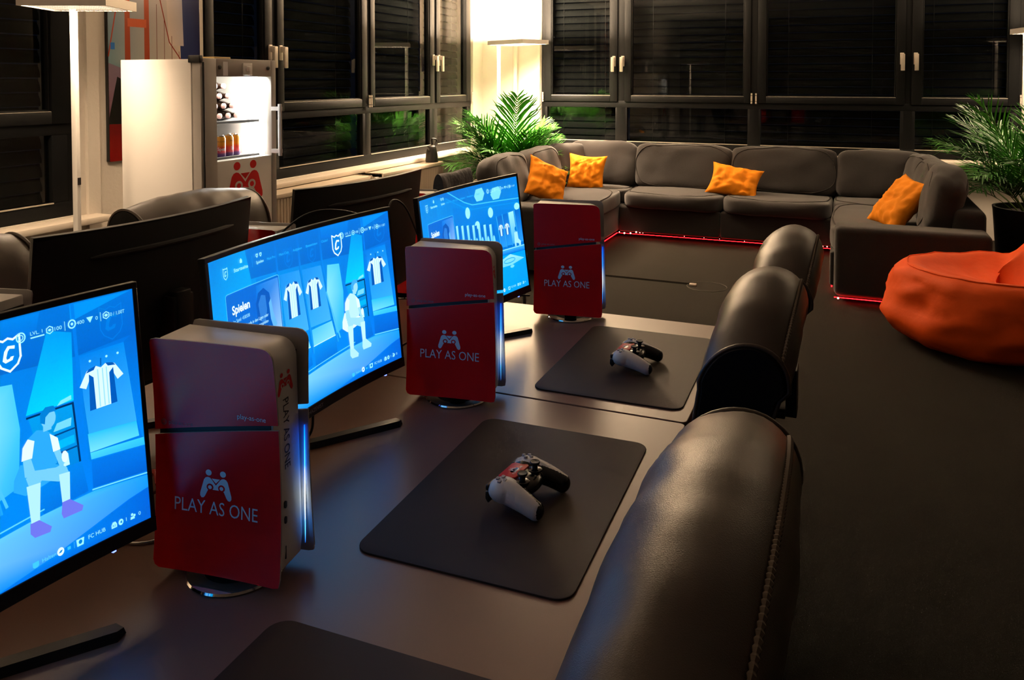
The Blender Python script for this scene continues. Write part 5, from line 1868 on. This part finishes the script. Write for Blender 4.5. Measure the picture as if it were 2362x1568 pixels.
# ------------------------------------------------------------------ picture on the pier
pr = thing('wall_picture', 'tall glossy picture of an orange bridge tower behind the fridge', 'picture', (XI, 3.81, 1.03))
MB().box(0, .022, -.365, .365, 0, 1.62).build('board', M_BLACK, pr, bevel=.002)
D = Draw(lambda u, v, l: (.0225 + l, u, v), strip=0, step=3e-5)
D.poly([(-.36, .004), (.36, .004), (.36, 1.61), (-.36, 1.61)], [(96, 20, 14), (60, 40, 60), (44, 50, 92), (150, 160, 186)])
D.poly([(-.36, .58), (.05, .45), (.25, .64), (.25, 1.61), (-.36, 1.61)], [(110, 140, 146), (120, 130, 134), (226, 206, 186), (190, 190, 202), (150, 160, 190)])
D.poly([(.20, .45), (.36, .45), (.36, 1.61), (.16, 1.61)], [(34, 44, 84), (22, 26, 62), (26, 30, 72), (56, 68, 122)])
D.poly([(.10, .7), (.22, .7), (.19, 1.61), (.04, 1.61)], [(232, 212, 196), (200, 190, 190), (120, 130, 170), (190, 186, 196)])
D.poly([(-.36, .26), (-.30, .5), (-.22, .46), (-.14, .34), (.36, .30), (.36, .18), (-.36, .18)], (14, 12, 12))
D.poly([(-.36, .0), (.36, .0), (.36, .20), (-.36, .22)], [(120, 8, 6), (70, 6, 6), (50, 6, 6), (96, 10, 8)])
for x0, x1 in ((-.245, -.20), (-.10, -.055)):
    D.poly([(x0, .2), (x1, .2), (x1 - .008, 1.61), (x0 + .008, 1.61)], [(120, 30, 14), (120, 30, 14), (222, 112, 70), (222, 112, 70)])
for z in (.55, .80, 1.02, 1.24, 1.44):
    D.rect(-.22, z, -.08, z + .05, (214, 104, 64))
D.line([(-.36, .62), (-.22, 1.3)], .008, (170, 70, 46))
D.line([(-.07, 1.35), (.10, .72), (.36, .42)], .008, (150, 64, 46))
for x in (.0, .06, .12, .18, .24):
    D.line([(x, .36), (x, .95 - x * 1.6)], .004, (120, 70, 60))
D.rect(-.345, .66, -.315, .70, (40, 110, 190))
D.build('print', colour_attr_mat('picture_print', None, .18, .6), pr)

# ------------------------------------------------------------------ kettle on the radiator
kt = thing('kettle', 'black plastic kettle standing on the radiator by the window', 'kettle', (-3.80, 7.035, .7005))
MB().lathe([(.0, .0), (.062, .0), (.064, .01), (.058, .08), (.046, .135), (.044, .15), (.030, .165), (.0, .17)], 28).build('jug', M_BLACK, kt, smooth=50)
MB().tube(smooth_path([(.02, .035, .155), (.02, .062, .20), (.02, .045, .222), (.0, -.0, .226), (-.01, .03, .17)], 6), .009, 8).build('handle', M_BLACK, kt, smooth=60)
MB().prism([(-.035, .10), (-.080, .155), (-.072, .165), (-.03, .15)], lambda q, t: (t, q[0], q[1]), -.014, .014).build('spout', M_BLACK, kt, bevel=.004)
tv = MB().lathe([(.0, .0), (.018, .004), (.020, .03), (.018, .058), (.0, .064)], 16, axis='y')
o = tv.build('valve', M_WHITE, rad2, smooth=50)
o.location = Vector((-3.755, 5.92, .655)) - rad2.location

# ------------------------------------------------------------------ chair parked by the radiator under a navy jacket
pk = thing('side_chair', 'side chair with a navy padded back, by the radiator', 'chair', (-2.02, 4.37, 0))
def nav(a, b):
    y = (a - .5) * .40
    sag = .004 * sin(a * 9) + .012 * noise.noise(Vector((a * 3, b * 2, 1)))
    th = 2 * pi * b
    return (-.19 - .0 + .035 * cos(th) * (1 + .3 * noise.noise(Vector((a * 4, b * 4, 3)))), y * (1 + .02 * sin(th)), .76 + .20 * (abs(sin(th)) ** .5) * math.copysign(1, sin(th)) + sag)
m = MB().grid(nav, 22, 28, closev=True)
n0 = len(m.v)
m.add([nav(0, j / 28) for j in range(28)], [tuple(range(28))]); m.add([nav(1, j / 28) for j in range(28)], [tuple(range(28))])
m.build('backrest', M_NAVY, pk, smooth=60)
puff(.42, .42, .07, k=6, crown=.1).build('seat', M_NAVY, pk, weld=.0008, smooth=60).location = (.02, 0, .445)
for sx in (-.18, .2):
    for sy in (-.19, .19):
        MB().tube([(sx, sy, 0), (sx * .95, sy, .42)] if sx > 0 else [(sx - .02, sy, 0), (sx, sy, .43), (sx - .015, sy, .80)], .011, 10).build('leg', M_STEEL, pk, smooth=60)

# ------------------------------------------------------------------ cables and small things
def cable(label, pts, r=.0028, mat=None, name='cable'):
    o = MB().tube(smooth_path(pts, 7), r, 8).build(name, mat or M_CABLE, None, smooth=60)
    return tag(o, label, 'cable', 'cables on the desks')
cable('black cable hanging below the middle lit monitor', [(-1.04, 1.40, .90), (-1.048, 1.405, .82), (-1.045, 1.395, .765), (-1.06, 1.36, .7455), (-1.10, 1.30, .7435), (-1.10, 1.22, .7435), (-1.04, 1.10, .7435)])
cable('black cable plugged into the second red console', [(-1.02, 1.72, .80), (-1.06, 1.70, .80), (-1.12, 1.66, .775), (-1.16, 1.55, .745), (-1.15, 1.45, .7435)], .0034)
cable('black cable plugged into the third red console', [(-.965, 2.46, .80), (-1.0, 2.44, .80), (-1.06, 2.40, .785), (-1.12, 2.32, .752), (-1.15, 2.22, .7435)], .0036)
cable('black cable arching behind the far lit monitor', [(-1.15, 1.90, .7435), (-1.15, 1.91, .80), (-1.16, 1.92, .98), (-1.18, 1.93, 1.10), (-1.20, 1.98, 1.165), (-1.20, 2.06, 1.135), (-1.16, 2.09, 1.02), (-1.10, 2.10, .95)])
cable('black cable looping over the middle monitor towards the back row', [(-1.30, 1.55, 1.10), (-1.26, 1.66, 1.17), (-1.22, 1.76, 1.17), (-1.18, 1.84, 1.13), (-1.15, 1.88, 1.04), (-1.15, 1.88, .90)])
cable('red cable between the nearest monitor and console', [(-1.02, .96, .86), (-1.06, .99, .86), (-1.12, 1.02, .80), (-1.15, .96, .7445)], .0036, M_CABLERED)
cable('second red cable below the other behind the nearest console', [(-1.02, .97, .81), (-1.08, .98, .79), (-1.13, .94, .7445), (-1.16, .86, .7445)], .0036, M_CABLERED)
o = MB().tube([(.052 * cos(2 * pi * k / 40), .052 * sin(2 * pi * k / 40), .003) for k in range(40)], .0028, 8, closed=True).build('metal_ring', M_CHROME, None, smooth=60)
o.location = (-1.10, 1.02, DZ + .0002)
tag(o, 'chrome ring lying behind the nearest red console', 'ring')
# floor outlet with its cable ridge
fo = thing('floor_outlet', 'round floor outlet lid with a small metal latch', 'floor outlet', (-.945, 5.95, 0))
M_LID = pm('outlet_lid', (.075, .068, .052), .75, bump=(420, .8, .004))
MB().tube([(.142 * cos(2 * pi * k / 48), .142 * sin(2 * pi * k / 48), .0015) for k in range(48)], .0028, 6, closed=True).build('rim', M_LID, fo)
MB().lathe([(.138, .0), (.138, .0018), (.0, .002)], 40).build('lid', M_CARPET, fo)
l = MB().box(-.125, -.075, -.03, .01, .002, .016)
l.build('latch', M_HANDLE, fo, bevel=.003)
o = MB().prism([(-.014, 0), (.014, 0), (.006, .012), (-.006, .012)], lambda q, t: (t, q[0] + .01 * sin(t * 2.2), q[1]), -2.3, -1.065).build('floor_cable', M_CARPET, None)
o.location = (0, 5.98, 0)
tag(o, 'flat cable ridge running across the carpet to the floor outlet', 'cable')
